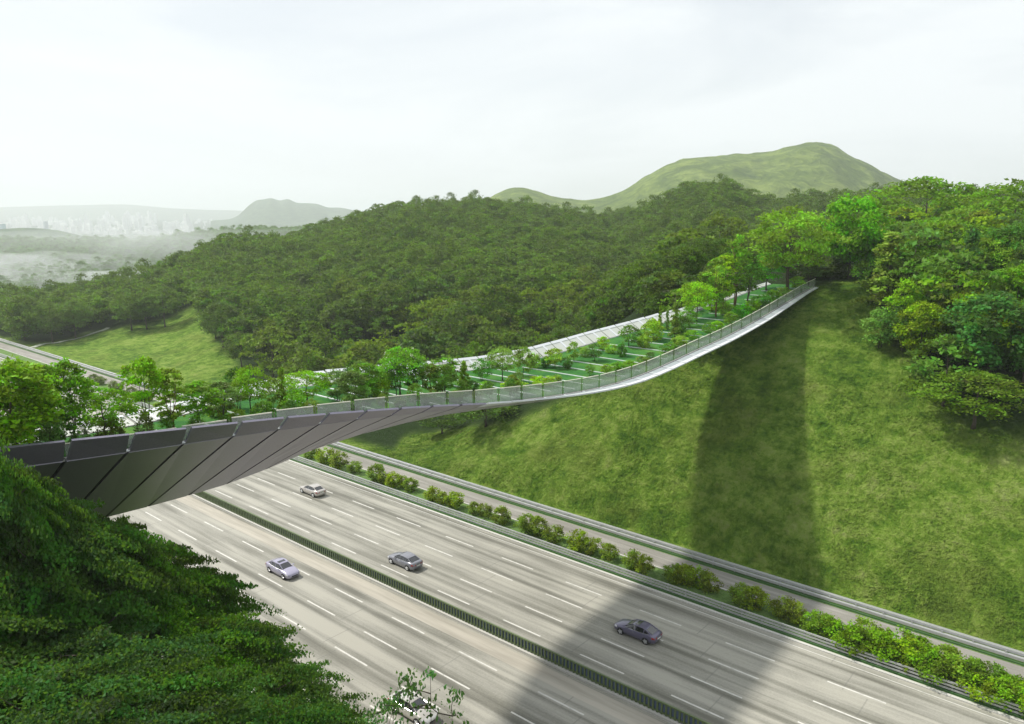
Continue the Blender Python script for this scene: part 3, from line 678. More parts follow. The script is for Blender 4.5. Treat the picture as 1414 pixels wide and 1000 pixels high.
for i in range(16):
    t = random.uniform(11, 56); f_ = float(sf(t)); p = Vector((f_ + 1.5 + random.random()*(SN - f_ - 4), t, float(zb(t)))); k_ = ('bush', 'sapling', 'thin')[i % 3]
    tree('shrub', K[k_][i % 3], p, {'bush': random.uniform(.35, .65), 'sapling': random.uniform(.4, .65), 'thin': random.uniform(.24, .36)}[k_], random.choice([BR, YG, MG, PG, DG]), 'leafy undergrowth shrub between the trees on the left part of the deck', 'shrub', 'undergrowth shrubs on the left part of the deck')
for (x, y, h, w, kind, col, lab) in DP:
    big = kind in ('round', 'layered', 'thin', 'slender', 'conifer') and h > 26
    col = (min(col[0]*1.9, col[1]*1.15), col[1]*1.75, col[2]*1.2)
    nm = {'round': 'tree', 'layered': 'tree', 'thin': 'tree', 'slender': 'slender_tree', 'conifer': 'conifer', 'bush': 'shrub', 'sapling': 'sapling'}[kind]
    p = deck(x, y)
    put(kind, p, h*1.06, w*1.1, col, nm, lab, {'tree': 'tree', 'slender_tree': 'tree', 'conifer': 'conifer', 'shrub': 'shrub', 'sapling': 'sapling'}[nm], 'trees and shrubs planted on the bridge')
# pale flowers on the flowering tree are part of it
def flowers(host, n, r, z0, z1, size, seed):
    rs = np.random.RandomState(seed); th = rs.uniform(0, 6.28, n); rr = r*rs.uniform(.3, 1, n)**.5; z = rs.uniform(z0, z1, n)
    c_ = np.stack([rr*np.cos(th), rr*np.sin(th), z], -1); c_ = np.repeat(c_, 7, 0) + rs.normal(0, size*1.6, (n*7, 3))
    return finish_leaves('flowers', c_, rs.normal(size=(n*7, 3)) + [0, 0, 1.2], np.full(n*7, size), np.full(n*7, .5), .8)
FLOW = plain('pale_flower', (0.75, 0.74, 0.60), .8, var=.1)
for o in [o for o in C.objects if o.get('label', '').startswith('tiered tree with pale flower tufts')]:
    me = flowers(o, 26, 4.3, 6.0, 9.9, .12, 3); me.materials.clear(); me.materials.append(FLOW); link('flowers', me, o)

# ------------------------------------------------------------------ right-hand slope trees
RT = [
 (1172,385,105,82,'round',(0.065,0.165,0.020),'big round-crowned bright green tree on the crest where the bridge lands',0),
 (1223,424,96,78,'conifer',(0.115,0.165,0.035),'soft feathery yellow-green tree at the upper edge of the grass slope',0),
 (1272,352,98,140,'layered',(0.070,0.150,0.012),'wide bright maple-like tree behind the feathery tree',0),
 (1318,345,72,70,'layered',(0.13,0.16,0.015),'yellowish spreading tree behind and right of the wide maple-like tree',0),
 (1392,362,104,150,'layered',(0.070,0.150,0.014),'large bright green spreading tree at the upper right edge of the wood',0),
 (1331,430,106,50,'conifer',TG,'dark green pointed conifer in the middle of the right wood',0),
 (1290,448,66,48,'thin',(0.13,0.19,0.05),'speckled pale-leaved tree between the conifer and the drooping bright tree',0),
 (1243,476,86,42,'thin',(0.10,0.20,0.02),'drooping bright green tree on a thin stem at the edge of the slope',0),
 (1268,503,80,64,'round',(0.10,0.165,0.015),'dense yellow-green tree right of the drooping bright tree',0),
 (1213,482,52,44,'sapling',(0.09,0.18,0.05),'pale sprawling sapling left of the drooping bright tree',0),
 (1364,526,114,110,'round',(0.030,0.080,0.028),'large dark green dense tree low on the right slope',0),
 (1343,594,76,134,'layered',(0.065,0.120,0.016),'low wide dark tree with twiggy underside, lowest of the right wood',0),
 (1412,530,96,70,'round',(0.035,0.095,0.022),'dark green tree cut by the right edge of the picture',0),
 (1384,400,70,66,'layered',PG,'pale layered tree below the large bright spreading tree',0),
 (1378,440,66,50,'thin',(0.08,0.17,0.03),'light green loose tree behind the large dark dense tree',0),
 (1288,398,52,58,'layered',MG,'mid-green tree between the wide maple-like tree and the speckled one',0),
 (1412,440,70,60,'layered',(0.07,0.17,0.02),'vivid green tree at the right edge above the cut dark tree',0),
 (1252,400,60,56,'round',MG,'mid-green round tree just right of the feathery tree',0),
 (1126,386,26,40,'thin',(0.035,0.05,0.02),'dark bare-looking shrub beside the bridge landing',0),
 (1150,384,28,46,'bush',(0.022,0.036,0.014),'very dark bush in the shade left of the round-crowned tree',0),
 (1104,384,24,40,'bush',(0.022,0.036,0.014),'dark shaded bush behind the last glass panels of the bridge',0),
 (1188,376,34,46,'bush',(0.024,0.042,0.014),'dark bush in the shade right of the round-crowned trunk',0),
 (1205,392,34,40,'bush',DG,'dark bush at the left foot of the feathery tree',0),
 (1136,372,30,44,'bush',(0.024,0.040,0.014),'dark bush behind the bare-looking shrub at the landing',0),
 (1316,500,40,50,'bush',DG,'dark bush between the dense yellow-green tree and the large dark tree',0),
]
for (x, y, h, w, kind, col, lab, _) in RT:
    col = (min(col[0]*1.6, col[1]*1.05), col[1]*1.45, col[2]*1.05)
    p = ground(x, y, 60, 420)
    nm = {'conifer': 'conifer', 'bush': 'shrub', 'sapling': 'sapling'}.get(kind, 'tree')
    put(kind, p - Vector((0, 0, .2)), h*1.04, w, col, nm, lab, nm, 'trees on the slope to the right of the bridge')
ridx = [i for i in order if right[i]]
RFsrc = []
RC = [(0.095, 0.19, 0.016), (0.125, 0.215, 0.016), (0.075, 0.150, 0.018), (0.16, 0.22, 0.018), (0.08, 0.15, 0.03), (0.05, 0.11, 0.02)]
ridx = [i for i in ridx if not (1000 < WQ[i] < 1230 and WD[i] < 185)]
near_r = [i for i in ridx if WD[i] < 270]; far_r = [i for i in ridx if WD[i] >= 270]
near_r = near_r[:290]; print('near_r', len(near_r), 'far_r', len(far_r), 'rest', len(rest))
for n_, i in enumerate(near_r):
    pool = K['layered'] + K['round'] if n_ % 3 else FOR
    q_ = random.uniform(.62, .95) if pool is not FOR else random.uniform(.9, 1.2)
    e = tree('wood_tree', pool[n_ % len(pool)], (WX[i], WY[i], WZ[i]-.4), q_, random.choice(RC) if WQ[i] > 1175 else random.choice(LG),
             'mixed green broadleaf tree filling the wood on the crest right of the bridge', 'tree', 'trees filling the wood on the right-hand crest')
stuff_trees('wood', far_r, 'distant dark wood beyond the crest on the right', FSRC, (0.05, 0.085, 0.022), .9, 1.3)
# two isolated trees under the bridge on the hillside
for (x, y, h, w, lab) in ((671, 590, 46, 92, 'lone dark-trunked tree seen under the bridge on the grass hillside'), (611, 599, 34, 60, 'smaller tree left of the lone tree under the bridge'),
                          (702, 566, 26, 44, 'dark tree at the edge of the wood just under the bridge deck')):
    put('layered', ground(x, y, 60, 300), h, w, (0.050, 0.085, 0.018), 'tree', lab, 'tree', 'trees seen under the bridge')
# edge of the wood around the knoll: single trees with visible stems
for (x, y, h, w, lab) in ((35, 470, 62, 60, 'tree with visible dark trunk, leftmost along the foot of the knoll'), (73, 474, 56, 50, 'tree with visible dark trunk, second from the left at the foot of the knoll'),
                          (105, 468, 52, 46, 'tree with visible trunk, third from the left at the foot of the knoll'), (182, 457, 52, 50, 'tree on the skyline of the grass knoll, left of three with visible trunks'),
                          (203, 455, 50, 46, 'tree on the skyline of the grass knoll, middle of three with visible trunks'), (228, 452, 54, 50, 'tree on the skyline of the grass knoll, right of three with visible trunks'),
                          (308, 480, 62, 52, 'leafy tree at the right foot of the grass knoll'), (334, 508, 48, 50, 'open-crowned tree at the lower right corner of the grass knoll')):
    put('layered', ground(x, y, 60, 420), h, w, (0.055, 0.090, 0.018), 'tree', lab, 'tree', 'trees around the grass knoll')

# rough grass standing on the hillside
def grass():
    rs = np.random.RandomState(3); n = 150000
    X = rs.uniform(-105, 2, n); Y = 81.6 + 48*rs.uniform(0, 1, n)**1.25; Z = height(X, Y); ok = ~wooded(X, Y, Z); X, Y, Z = X[ok], Y[ok], Z[ok]; n = len(X)
    e = .4; gx = (height(X+e, Y) - height(X-e, Y))/(2*e); gy = (height(X, Y+e) - height(X, Y-e))/(2*e); nn = np.stack([-gx, -gy, np.ones(n)], -1); nn /= np.linalg.norm(nn, axis=1, keepdims=True)
    big = vnoise(X/2.5, Y/2.5, 8); sz = rs.uniform(.07, .22, n)*(.5 + 1.2*big)
    me = finish_leaves('grass', np.stack([X, Y, Z], -1) + nn*(rs.uniform(0, .12, n)*(.3 + big))[:, None], nn + rs.normal(0, .28, (n, 3)), sz, rs.uniform(0, 1, n), .4)
    me.materials.clear(); me.materials.append(GRASS)
    o = link('grass', me); tag(o, 'rough green grass covering the steep hillside beside the motorway', 'grass', None, 'stuff')
grass()

# ------------------------------------------------------------------ bushes along the side road
BX = [(425,633,20),(444,642,25),(466,647,25),(490,653,18),(513,666,26),(530,668,18),(541,673,22),(556,673,18),(567,678,20),(595,692,22),(611,696,18),(626,701,24),(654,709,18),(670,713,20),(690,724,26),
      (725,736,28),(742,738,28),(763,750,26),(797,760,30),(816,764,24),(840,772,24),(876,784,28),(888,791,26),(929,803,26),(946,806,30),(963,810,32),(980,817,28),(1024,836,34),(1040,840,34),(1082,852,32),(1098,858,30)]
for i, (x, y, w) in enumerate(BX):
    p = at_z(x, y, .05); p.y = min(max(p.y, 73.0), 74.2)
    put('bush', p, w*.86, w*1.0, random.choice([(0.15, 0.20, 0.022), (0.17, 0.215, 0.024), (0.13, 0.185, 0.022)]), 'roadside_bush', f'round olive-green bush on the verge beside the side road, number {i+1} counted from the bridge', 'bush', 'bushes along the grass verge')
hx = [(1125,866,26,34),(1142,874,30,40),(1160,884,34,44),(1180,896,34,46),(1196,886,34,42),(1214,905,36,48),(1234,898,36,48),(1252,915,36,50),(1272,922,38,48),(1266,901,30,40),(1290,930,38,52),(1308,912,30,40),(1316,938,34,50),(1338,940,36,46),(1350,958,30,48),(1366,945,34,44),(1386,970,34,48),(1384,950,28,34),(1412,985,36,50),(1404,958,28,40),(1430,975,40,50)]
for i, (x, y, h, w) in enumerate(hx):
    p = at_z(x, y+6, .05); p.y = min(max(p.y, 71.6), 74.3)
    put('bush', p, h*1.0, w*1.0, random.choice([(0.11, 0.19, 0.02), (0.145, 0.215, 0.022), (0.10, 0.17, 0.02)]), 'hedge_bush', f'bush merged into the thick hedge at lower right, number {i+1} counted from its left end', 'bush', 'bushes merging into a hedge on the verge')
for i, (x, y) in enumerate(((118, 524), (128, 527), (141, 534), (150, 537), (163, 543), (176, 547), (186, 551))):
    p = at_z(x, y+6, .05); p.y = 73.8
    put('bush', p, 11, 13, OL, 'roadside_bush', f'small bush on the distant verge behind the bridge trees, number {i+1} from the left', 'bush', 'bushes on the distant verge')

# ------------------------------------------------------------------ foreground trees on the near bank
FG = [tree_meshes(300+i, H=10, R=5.2, cb=.12, shape='umbrella', clumps=125, lpc=430, leaf=.10, flat=.13, tr=.22, twigr=.05, spread=.82, spray=.75) for i in range(3)]
FGC = [(0.032, 0.078, 0.010), (0.044, 0.094, 0.009), (0.024, 0.060, 0.013), (0.029, 0.070, 0.013)]
# crown-top pixel, crown top height, radius
FT = [
 (-4,616,14.5,2.8,0),(-30,640,14.5,4,2),(24,668,16,3.6,3),(76,690,16,3.6,0),(118,714,16,3.4,2),(166,728,15,3.0,0),
 (50,690,17.5,5.0,3),(112,722,16.5,4.6,0),(168,726,15.5,4.4,1),(20,720,18,5.2,2),(95,750,17,5.0,0),(225,762,14.0,4.6,1),(168,800,16,5.0,0),(282,800,13.0,4.4,0),
 (60,820,18,5.4,3),(245,850,14.5,5,1),(318,868,12.5,4.2,2),(130,880,17,5.2,2),(300,935,13.5,4.6,0),(205,945,16,5.0,3),(392,925,11.8,4.0,0),(40,930,19,5.0,2),(382,985,13,4.2,2),(110,990,18,5.0,2),(440,980,11.4,3.4,2),(280,1010,15,4.8,3),(190,1060,17,5,2),(0,1050,20,5,2),(370,1070,14,4.6,2),(-40,860,19,5.2,0),(-50,720,18,5,3)]
WHEREX = lambda x: 'left edge' if x < 60 else 'left' if x < 180 else 'centre' if x < 300 else 'right'
for i, (x, y, zt, R_, ci) in enumerate(FT):
    zt = 41 - (41 - zt)*.7; R_ *= .74
    d_ = ray(x, y); k_ = (-37.4 - .5*(i % 3))/d_.x; zt = max(zt, HC + d_.z*k_) if y < 740 else zt
    p = at_z(x, y, zt); gz = float(height(p.x, min(p.y, 33.5))); Hh = zt - gz; s = Hh/10
    col = FGC[ci]
    row = 'upper' if y < 760 else 'middle' if y < 880 else 'lower' if y < 1000 else 'lowermost'
    e = tree('broadleaf_tree', FG[i % 3], (p.x, p.y, gz), s, col, f'feathery foreground tree in the {row} rows at the {WHEREX(x)}, number {i+1} down the bank', 'tree', 'feathery trees of the foreground wood', sxy=R_*1.18/5.2/s)
fb = [o for o in C.objects if o.name.startswith('broadleaf_tree')]
for k_ in (19, 20, 22, 24):
    me = flowers(fb[k_], 22, 4.6, 7.0, 9.6, .035, 30+k_); me.materials.clear(); me.materials.append(FLOW); link('flowers', me, fb[k_])
# thin twiggy tree at the bottom edge, over the motorway edge
TW = [tree_meshes(320+i, H=10, R=3.0, cb=.35, shape='umbrella', clumps=34, lpc=36, leaf=.12, flat=.35, trunks=2, tr=.10, twigr=.05, spread=.75) for i in range(2)]
for i, (x, y, zt, R_, lab) in enumerate(((590, 938, 20.8, 2.3, 'sparse twiggy young tree in front of the white car'), (530, 972, 20, 1.6, 'lower sparse twiggy tree just left of the white car'), (650, 1000, 19.3, 1.4, 'small sparse tree top just right of the white car'))):
    p = at_z(x, y, zt); gz = float(height(p.x, min(p.y, 33.5)))
    tree('twiggy_tree', TW[i % 2], (p.x, p.y, gz), (zt-gz)/10, (0.045, 0.105, 0.035), lab, 'tree', None, sxy=R_/3/((zt-gz)/10)*1.1)

# ------------------------------------------------------------------ cars
TYRE = plain('tyre_rubber', (0.018, 0.018, 0.02), .85); RIMM = plain('alloy_rim', (0.55, 0.55, 0.57), .3, .8, var=.05); RIMW = plain('bright_rim', (0.8, 0.8, 0.8), .3, .3, var=.03)
DARKG = plain('dark_car_glass', (0.015, 0.016, 0.02), .06, 0, var=.05, spec=.9, coat=.5); TAIL = plain('tail_lamp_red', (0.35, 0.02, 0.015), .25); HEAD = plain('headlamp_clear', (0.78, 0.79, 0.82), .12, .2); PLATE = plain('number_plate', (0.7, 0.7, 0.68), .5, var=.02); TRIMB = plain('black_trim', (0.02, 0.02, 0.022), .6); CHROME = plain('window_chrome', (0.8, 0.8, 0.82), .2, .7, var=.03)
def car(loc, heading, paint, label, rim=RIMM, sunroof=True):
    e = empty('car', loc, heading); tag(e, label, 'car', 'cars driving on the motorway')
    W = .92
    st = [(-2.38,.72,.42,.86,.02),(-2.30,.84,.30,.97,.02),(-2.05,.90,.22,1.03,.03),(-1.6,.93,.20,1.05,.04),(-.9,.94,.18,1.0,.05),(0,.94,.17,.97,.05),(.9,.94,.18,.96,.05),(1.35,.93,.20,.92,.06),(1.8,.90,.20,.85,.06),(2.15,.83,.22,.76,.05),(2.34,.70,.30,.66,.03),(2.42,.55,.38,.56,.01)]
    m = MB(); n = 0; rows = []
    for x, w, zl, zt, cr in st:
        half = [(w*.80, zl), (w*.97, zl+.10), (w, zl+(zt-zl)*.45), (w*.985, zl+(zt-zl)*.72), (w*.93, zt-.03), (w*.80, zt+cr*.4), (w*.4, zt+cr), (0, zt+cr*1.15)]
        row = [(x, y, z) for y, z in half] + [(x, -y, z) for y, z in half[-2::-1]]
        rows.append(range(len(m.v), len(m.v)+len(row))); m.v += row
    for a, b in zip(rows[:-1], rows[1:]):
        for k in range(len(a)-1): m.f.append((a[k], b[k], b[k+1], a[k+1])); m.m.append(0)
        m.f.append((a[0], a[-1], b[-1], b[0])); m.m.append(0)
    m.f.append(tuple(rows[0])); m.m.append(0); m.f.append(tuple(rows[-1])[::-1]); m.m.append(0)
    b = m.build('body', paint, e, True)
    # greenhouse: lower ring, upper ring
    lowr = [(1.12,.62),(.85,.80),(-.1,.84),(-1.2,.82),(-1.75,.72),(-2.0,.55)]; z0 = [.93,.97,.98,1.01,1.04,1.05]
    upr = [(.28,.50),(.15,.60),(-.2,.64),(-.85,.62),(-1.15,.56),(-1.25,.48)]; z1 = [1.36,1.39,1.43,1.42,1.37,1.35]
    for s in (1, -1):
        g = MB()
        for i in range(5):
            q = [(lowr[i][0], s*lowr[i][1], z0[i]), (lowr[i+1][0], s*lowr[i+1][1], z0[i+1]), (upr[i+1][0], s*upr[i+1][1], z1[i+1]), (upr[i][0], s*upr[i][1], z1[i])]
            if 1 <= i <= 3: g.poly(q if s < 0 else q[::-1])
        g.build('side_window', DARKG, e)
    ws = MB().poly([(1.15, -.62, .935), (1.15, .62, .935), (.30, .50, 1.365), (.30, -.50, 1.365)]); ws.poly([(1.12,.62,.935),(.85,.80,.97),(.15,.60,1.39),(.28,.50,1.362)]); ws.poly([(1.12,-.62,.935),(.28,-.50,1.362),(.15,-.60,1.39),(.85,-.80,.97)]); ws.build('windscreen', DARKG, e)
    rw = MB().poly([(-2.0, .55, 1.055), (-2.0, -.55, 1.055), (-1.25, -.48, 1.355), (-1.25, .48, 1.355)]); rw.build('rear_window', DARKG, e)
    rf = MB()
    xs = [.30, .1, -.3, -.85, -1.2, -1.3]; hw = [.50, .58, .63, .62, .54, .47]; zz = [1.37, 1.415, 1.45, 1.44, 1.385, 1.35]
    for i in range(5):
        for s0, s1 in ((-1, -.5), (-.5, 0), (0, .5), (.5, 1)):
            f = lambda s: .025*(1-s*s)
            rf.poly([(xs[i], s0*hw[i], zz[i]+f(s0)), (xs[i+1], s0*hw[i+1], zz[i+1]+f(s0)), (xs[i+1], s1*hw[i+1], zz[i+1]+f(s1)), (xs[i], s1*hw[i], zz[i]+f(s1))][::-1])
    rf.build('roof', paint, e, True)
    for s in (1, -1):
        p = MB(); p.tube([(1.14, s*.66, .95), (.7, s*.60, 1.19), (.24, s*.56, 1.395), (-.3, s*.645, 1.44), (-.9, s*.635, 1.425), (-1.3, s*.60, 1.32), (-1.85, s*.68, 1.07)], [.035, .035, .04, .035, .035, .06, .07], 5); p.tube([(-.15, s*.855, .98), (-.28, s*.65, 1.42)], [.035, .03], 5); p.tube([(-1.1, s*.83, 1.0), (-1.15, s*.62, 1.38)], [.04, .05], 5); p.build('pillars', paint, e)
        MB().tube([(.95, s*.83, .99), (.0, s*.88, 1.0), (-1.2, s*.86, 1.03), (-1.7, s*.75, 1.06)], [.018]*4, 4).build('window_trim', CHROME, e)
        MB().hexa([(.62, s*.90, .99), (.80, s*.90, .97), (.80, s*1.08, .99), (.64, s*1.08, 1.01)], [(.64, s*.90, 1.09), (.76, s*.90, 1.07), (.76, s*1.06, 1.08), (.66, s*1.06, 1.10)]).build('mirror', paint, e)
        hl = MB().hexa([(2.02, s*.50, .58), (2.36, s*.44, .56), (2.20, s*.80, .57), (1.86, s*.90, .60)], [(2.02, s*.50, .76), (2.30, s*.44, .70), (2.13, s*.80, .735), (1.84, s*.905, .80)]); hl.build('headlight', HEAD, e)
        MB().hexa([(-2.41, s*.40, .74), (-2.36, s*.78, .72), (-2.10, s*.925, .76), (-2.1, s*.40, .76)], [(-2.385, s*.40, .90), (-2.32, s*.80, .90), (-2.08, s*.93, .93), (-2.1, s*.40, .92)]).build('tail_light', TAIL, e)
        MB().box(-.12, .06, s*.95-.012, s*.95+.012, .80, .83).build('door_handle', CHROME, e)
        for x in (1.42, -1.42):
            ar = MB().tube([(x, s*.80, .34), (x, s*.948, .34)], [.385, .385], 18); ar.build('wheel_arch', TRIMB, e)
            w = MB().tube([(x, s*.74, .33), (x, s*.955, .33)], [.33, .33], 20).build('wheel', TYRE, e)
            rm = MB().tube([(x, s*.90, .33), (x, s*.965, .33)], [.20, .20], 14)
            for k in range(5):
                a = k*2*math.pi/5; rm.tube([(x, s*.968, .33), (x+.27*math.cos(a), s*.966, .33+.27*math.sin(a))], [.035, .03], 4)
            rm.build('rim', rim, w)
    MB().box(-2.425, -2.405, -.26, .26, .60, .72).build('number_plate', PLATE, e)
    MB().hexa([(2.36, -.42, .42), (2.45, -.42, .42), (2.45, .42, .42), (2.36, .42, .42)], [(2.3, -.38, .56), (2.43, -.38, .55), (2.43, .38, .55), (2.3, .38, .56)]).build('grille', TRIMB, e)
    if sunroof: MB().poly([(.02, .44, 1.462), (.02, -.44, 1.462), (-.42, -.46, 1.487), (-.42, .46, 1.487)][::-1]).build('sunroof', DARKG, e)
    return e
def paint(name, col): return plain(name, col, .28, .35, var=.05, scale=.5, coat=.6)
car((-73.9, 45.45, 0.0), 0, paint('lavender_silver_paint', (0.40, 0.38, 0.50)), 'lavender silver sedan with dark sunroof driving towards the camera on the near carriageway')
car((-93.3, 63.2, 0.0), math.pi, paint('champagne_silver_paint', (0.52, 0.49, 0.46)), 'small silver sedan driving away in the far carriageway, nearest the bridge', RIMW, False)
car((-64.7, 56.2, 0.0), math.pi, paint('gunmetal_paint', (0.24, 0.245, 0.28)), 'dark gunmetal sedan driving away with bright white wheels beside the median fence', RIMW, False)
car((-35.2, 60.7, 0.0), math.pi, paint('violet_grey_paint', (0.13, 0.12, 0.19)), 'violet grey sedan with black sunroof driving away, partly near the shadow on the road')
car((-43.2, 38.0, 0.0), 0, paint('white_paint', (0.60, 0.585, 0.55)), 'white sedan at the bottom edge seen through the twiggy tree', RIMW, False)

# ------------------------------------------------------------------ distant hills
def hill(name, prof_, D, W, base, mat, label, back=None, ripple=0.06, seed=0, step=4, front=None):
    f_ = curve(prof_); x0, x1 = prof_[0][0], prof_[-1][0]; qs = np.arange(x0, x1+step, step); nv = 44
    V = np.linspace(-1, 1, nv); Q, VV = np.meshgrid(qs, V)
    dd = D + VV*W; top = HC + (300 - f_(Q))/1064*D
    g = np.clip(1 - np.abs(VV)**1.7, 0, 1)
    xc = (Q-707)/1064*dd
    z = base + (top-base)*g*(1 + ripple*fbm(xc/(D*.05), dd/(D*.05), seed)*4*np.clip(1-g+.25, 0, 1))
    X = xc*RH.x + dd*FH.x; Y = xc*RH.y + dd*FH.y; n, m_ = Q.shape
    i, j = np.meshgrid(np.arange(n-1), np.arange(m_-1), indexing='ij')
    q = np.stack([i*m_+j, i*m_+j+1, (i+1)*m_+j+1, (i+1)*m_+j], -1).reshape(-1, 4)
    return tag(link(name, npmesh(name, np.stack([X, Y, z], -1).reshape(-1, 3), q, mat, True)), label, None, None, 'structure')
hill('mountain', [(560,330),(620,305),(660,284),(690,269),(715,263),(740,266),(765,273),(800,277),(835,273),(865,262),(895,243),(920,229),(945,220),(970,217.5),(1000,216),(1030,215.5),(1050,214),(1075,207),(1100,202.5),(1122,202.5),(1142,207),(1165,218),(1200,232),(1235,250),(1262,263),(1300,280),(1400,300)], 1500, 520, -60, OLIVE, 'smooth olive green mountain behind the wooded ridge', seed=4, ripple=.10)
hill('distant_hill', [(290,305),(330,297),(345,284),(355,278),(366,276),(376,274),(388,277),(398,275),(410,280),(425,281),(440,283),(452,287),(470,288),(500,293),(560,281),(585,275),(610,277),(650,286),(700,300)], 4600, 900, -90, FARM, 'pale blue mountain fading in the haze', seed=8)
hill('distant_hill', [(-500,330),(-200,324),(-60,318),(0,316.5),(40,315),(75,317),(100,323),(135,331),(160,336)], 1900, 250, -75, FARM, 'bluish hill at the left below the city', seed=12)
hill('distant_hill', [(70,336),(110,332),(150,327),(190,325),(230,327),(300,329),(380,326),(500,332)], 2600, 300, -85, FARM, 'low blue ridge in front of the city', seed=14)
hill('distant_hill', [(-600,296),(-200,289),(0,287),(60,285),(120,284),(170,283),(240,288),(300,290),(360,292),(500,296),(800,300)], 9000, 1200, -90, FARM, 'faint range of hills on the horizon behind the city', seed=17, step=10)

# hazy wood on the middle-distance hill
def mid_points():
    rs = np.random.RandomState(11); out = []
    d = 520
    while d < 1230:
        for q in np.arange(-40, 640 if d > 780 else 380, 8.5/d*1064):
            qq = q + rs.uniform(-.5, .5)*8.5/d*1064; d2 = d + rs.uniform(-.5, .5)*9; xc = (qq-707)/1064*d2
            out.append((xc*RH.x+d2*FH.x, xc*RH.y+d2*FH.y))
        d += 10
    P_ = np.array(out); Z = height(P_[:, 0], P_[:, 1]); return np.stack([P_[:, 0], P_[:, 1], Z - 1], -1)
stuff_points('wood', mid_points(), 'misty wood on the hill in the middle distance', FSRC, (0.10, 0.16, 0.05), .9, 1.9, 5)

# ------------------------------------------------------------------ city
N = NT('white_facade'); P = N.n('ShaderNodeTexCoord').outputs['Object']; sp = N.n('ShaderNodeSeparateXYZ', {0: P})
fl = N.math('LESS_THAN', N.math('FRACT', N.math('MULTIPLY', sp.outputs['Z'], .3)), .35); vx = N.math('LESS_THAN', N.math('FRACT', N.math('MULTIPLY', N.math('ADD', sp.outputs['X'], sp.outputs['Y']), .22)), .55)
CITY = N.done(N.pr(N.mix(N.math('MULTIPLY', fl, vx), (0.93, 0.92, 0.89), (0.50, 0.55, 0.58)), .6))
TEAL = plain('teal_curtain_wall', (0.12, 0.30, 0.34), .2, .2, var=.2, scale=.05); GREYF = plain('blue_grey_facade', (0.30, 0.36, 0.40), .5, var=.1, scale=.02)
def tower(w, dpt, h, style):
    m = MB(); m.box(-w/2, w/2, -dpt/2, dpt/2, -25, h)
    r = MB(); r.box(-w*.22, w*.22, -dpt*.25, dpt*.25, h+.002, h+5)
    if style == 1: r.box(-w*.45, -w*.25, -dpt*.3, dpt*.3, h+.002, h+3)
    if style == 2: m.box(w/2+.01, w*.9, -dpt*.4, dpt*.4, -25, h*.8)
    return m.mesh('facade', CITY), r.mesh('roof_housing', CITY)
TM = [tower(26, 14, 62, 0), tower(34, 14, 48, 1), tower(18, 16, 84, 2), tower(46, 14, 40, 1), tower(22, 20, 70, 2), tower(60, 18, 26, 0)]
rs_ = random.Random(4)
clusters = [(30, 5400, 30, 20), (75, 5000, 30, 22), (110, 4700, 24, 14), (130, 5400, 36, 24), (175, 5800, 34, 18), (160, 4600, 22, 12), (205, 5000, 22, 12), (240, 5400, 16, 16), (258, 5000, 18, 12), (300, 6000, 24, 8), (345, 5600, 30, 8), (60, 6600, 50, 18), (130, 6800, 40, 14), (190, 6800, 36, 12), (280, 7000, 24, 6), (420, 6200, 26, 4)]
for cxp, D, sp_, n in clusters:
    for _ in range(n):
        q = cxp + rs_.gauss(0, sp_*.45); d = D + rs_.uniform(-350, 350); xc = (q-707)/1064*d; k = rs_.choice([0, 0, 1, 1, 2, 3, 3, 4, 5, 5])
        e = empty('tower_block', (xc*RH.x+d*FH.x, xc*RH.y+d*FH.y, float(-84 + np.clip((d-4300)*.026, 0, 95))), rs_.uniform(-.5, .5)); s = rs_.uniform(.8, 1.5)*(1.0 if q < 260 else .6); e.scale = (s, s, s*rs_.uniform(.7, 1.05))
        f = link('facade', TM[k][0], e); link('roof_housing', TM[k][1], e)
        tag(e, 'white high-rise block in the hazy distant city', 'building', 'white tower blocks of the distant city')
for q, d, w, h, mt, lab in ((2, 3600, 34, 92, TEAL, 'tall teal glass tower at the left edge of the picture'), (11, 3800, 14, 88, CITY, 'slim white tower beside the teal glass tower'), (23, 3800, 60, 64, GREYF, 'wide blue-grey slab building right of the teal tower'), (62, 4300, 20, 100, GREYF, 'tall slim grey-sided tower standing out of the white city'),
                            (88, 4300, 22, 74, CITY, 'white twin slab tower in front of the city, left one'), (98, 4300, 26, 70, CITY, 'white twin slab tower in front of the city, middle one'), (106, 4300, 22, 70, CITY, 'white twin slab tower in front of the city, right one')):
    xc = (q-707)/1064*d; e = empty('office_tower', (xc*RH.x+d*FH.x, xc*RH.y+d*FH.y, -82)); tag(e, lab, 'building')
    MB().box(-w/2, w/2, -9, 9, -25, h).build('facade', mt, e); MB().box(-w*.3, w*.3, -5, 5, h+.01, h+4).build('roof_housing', CITY, e)

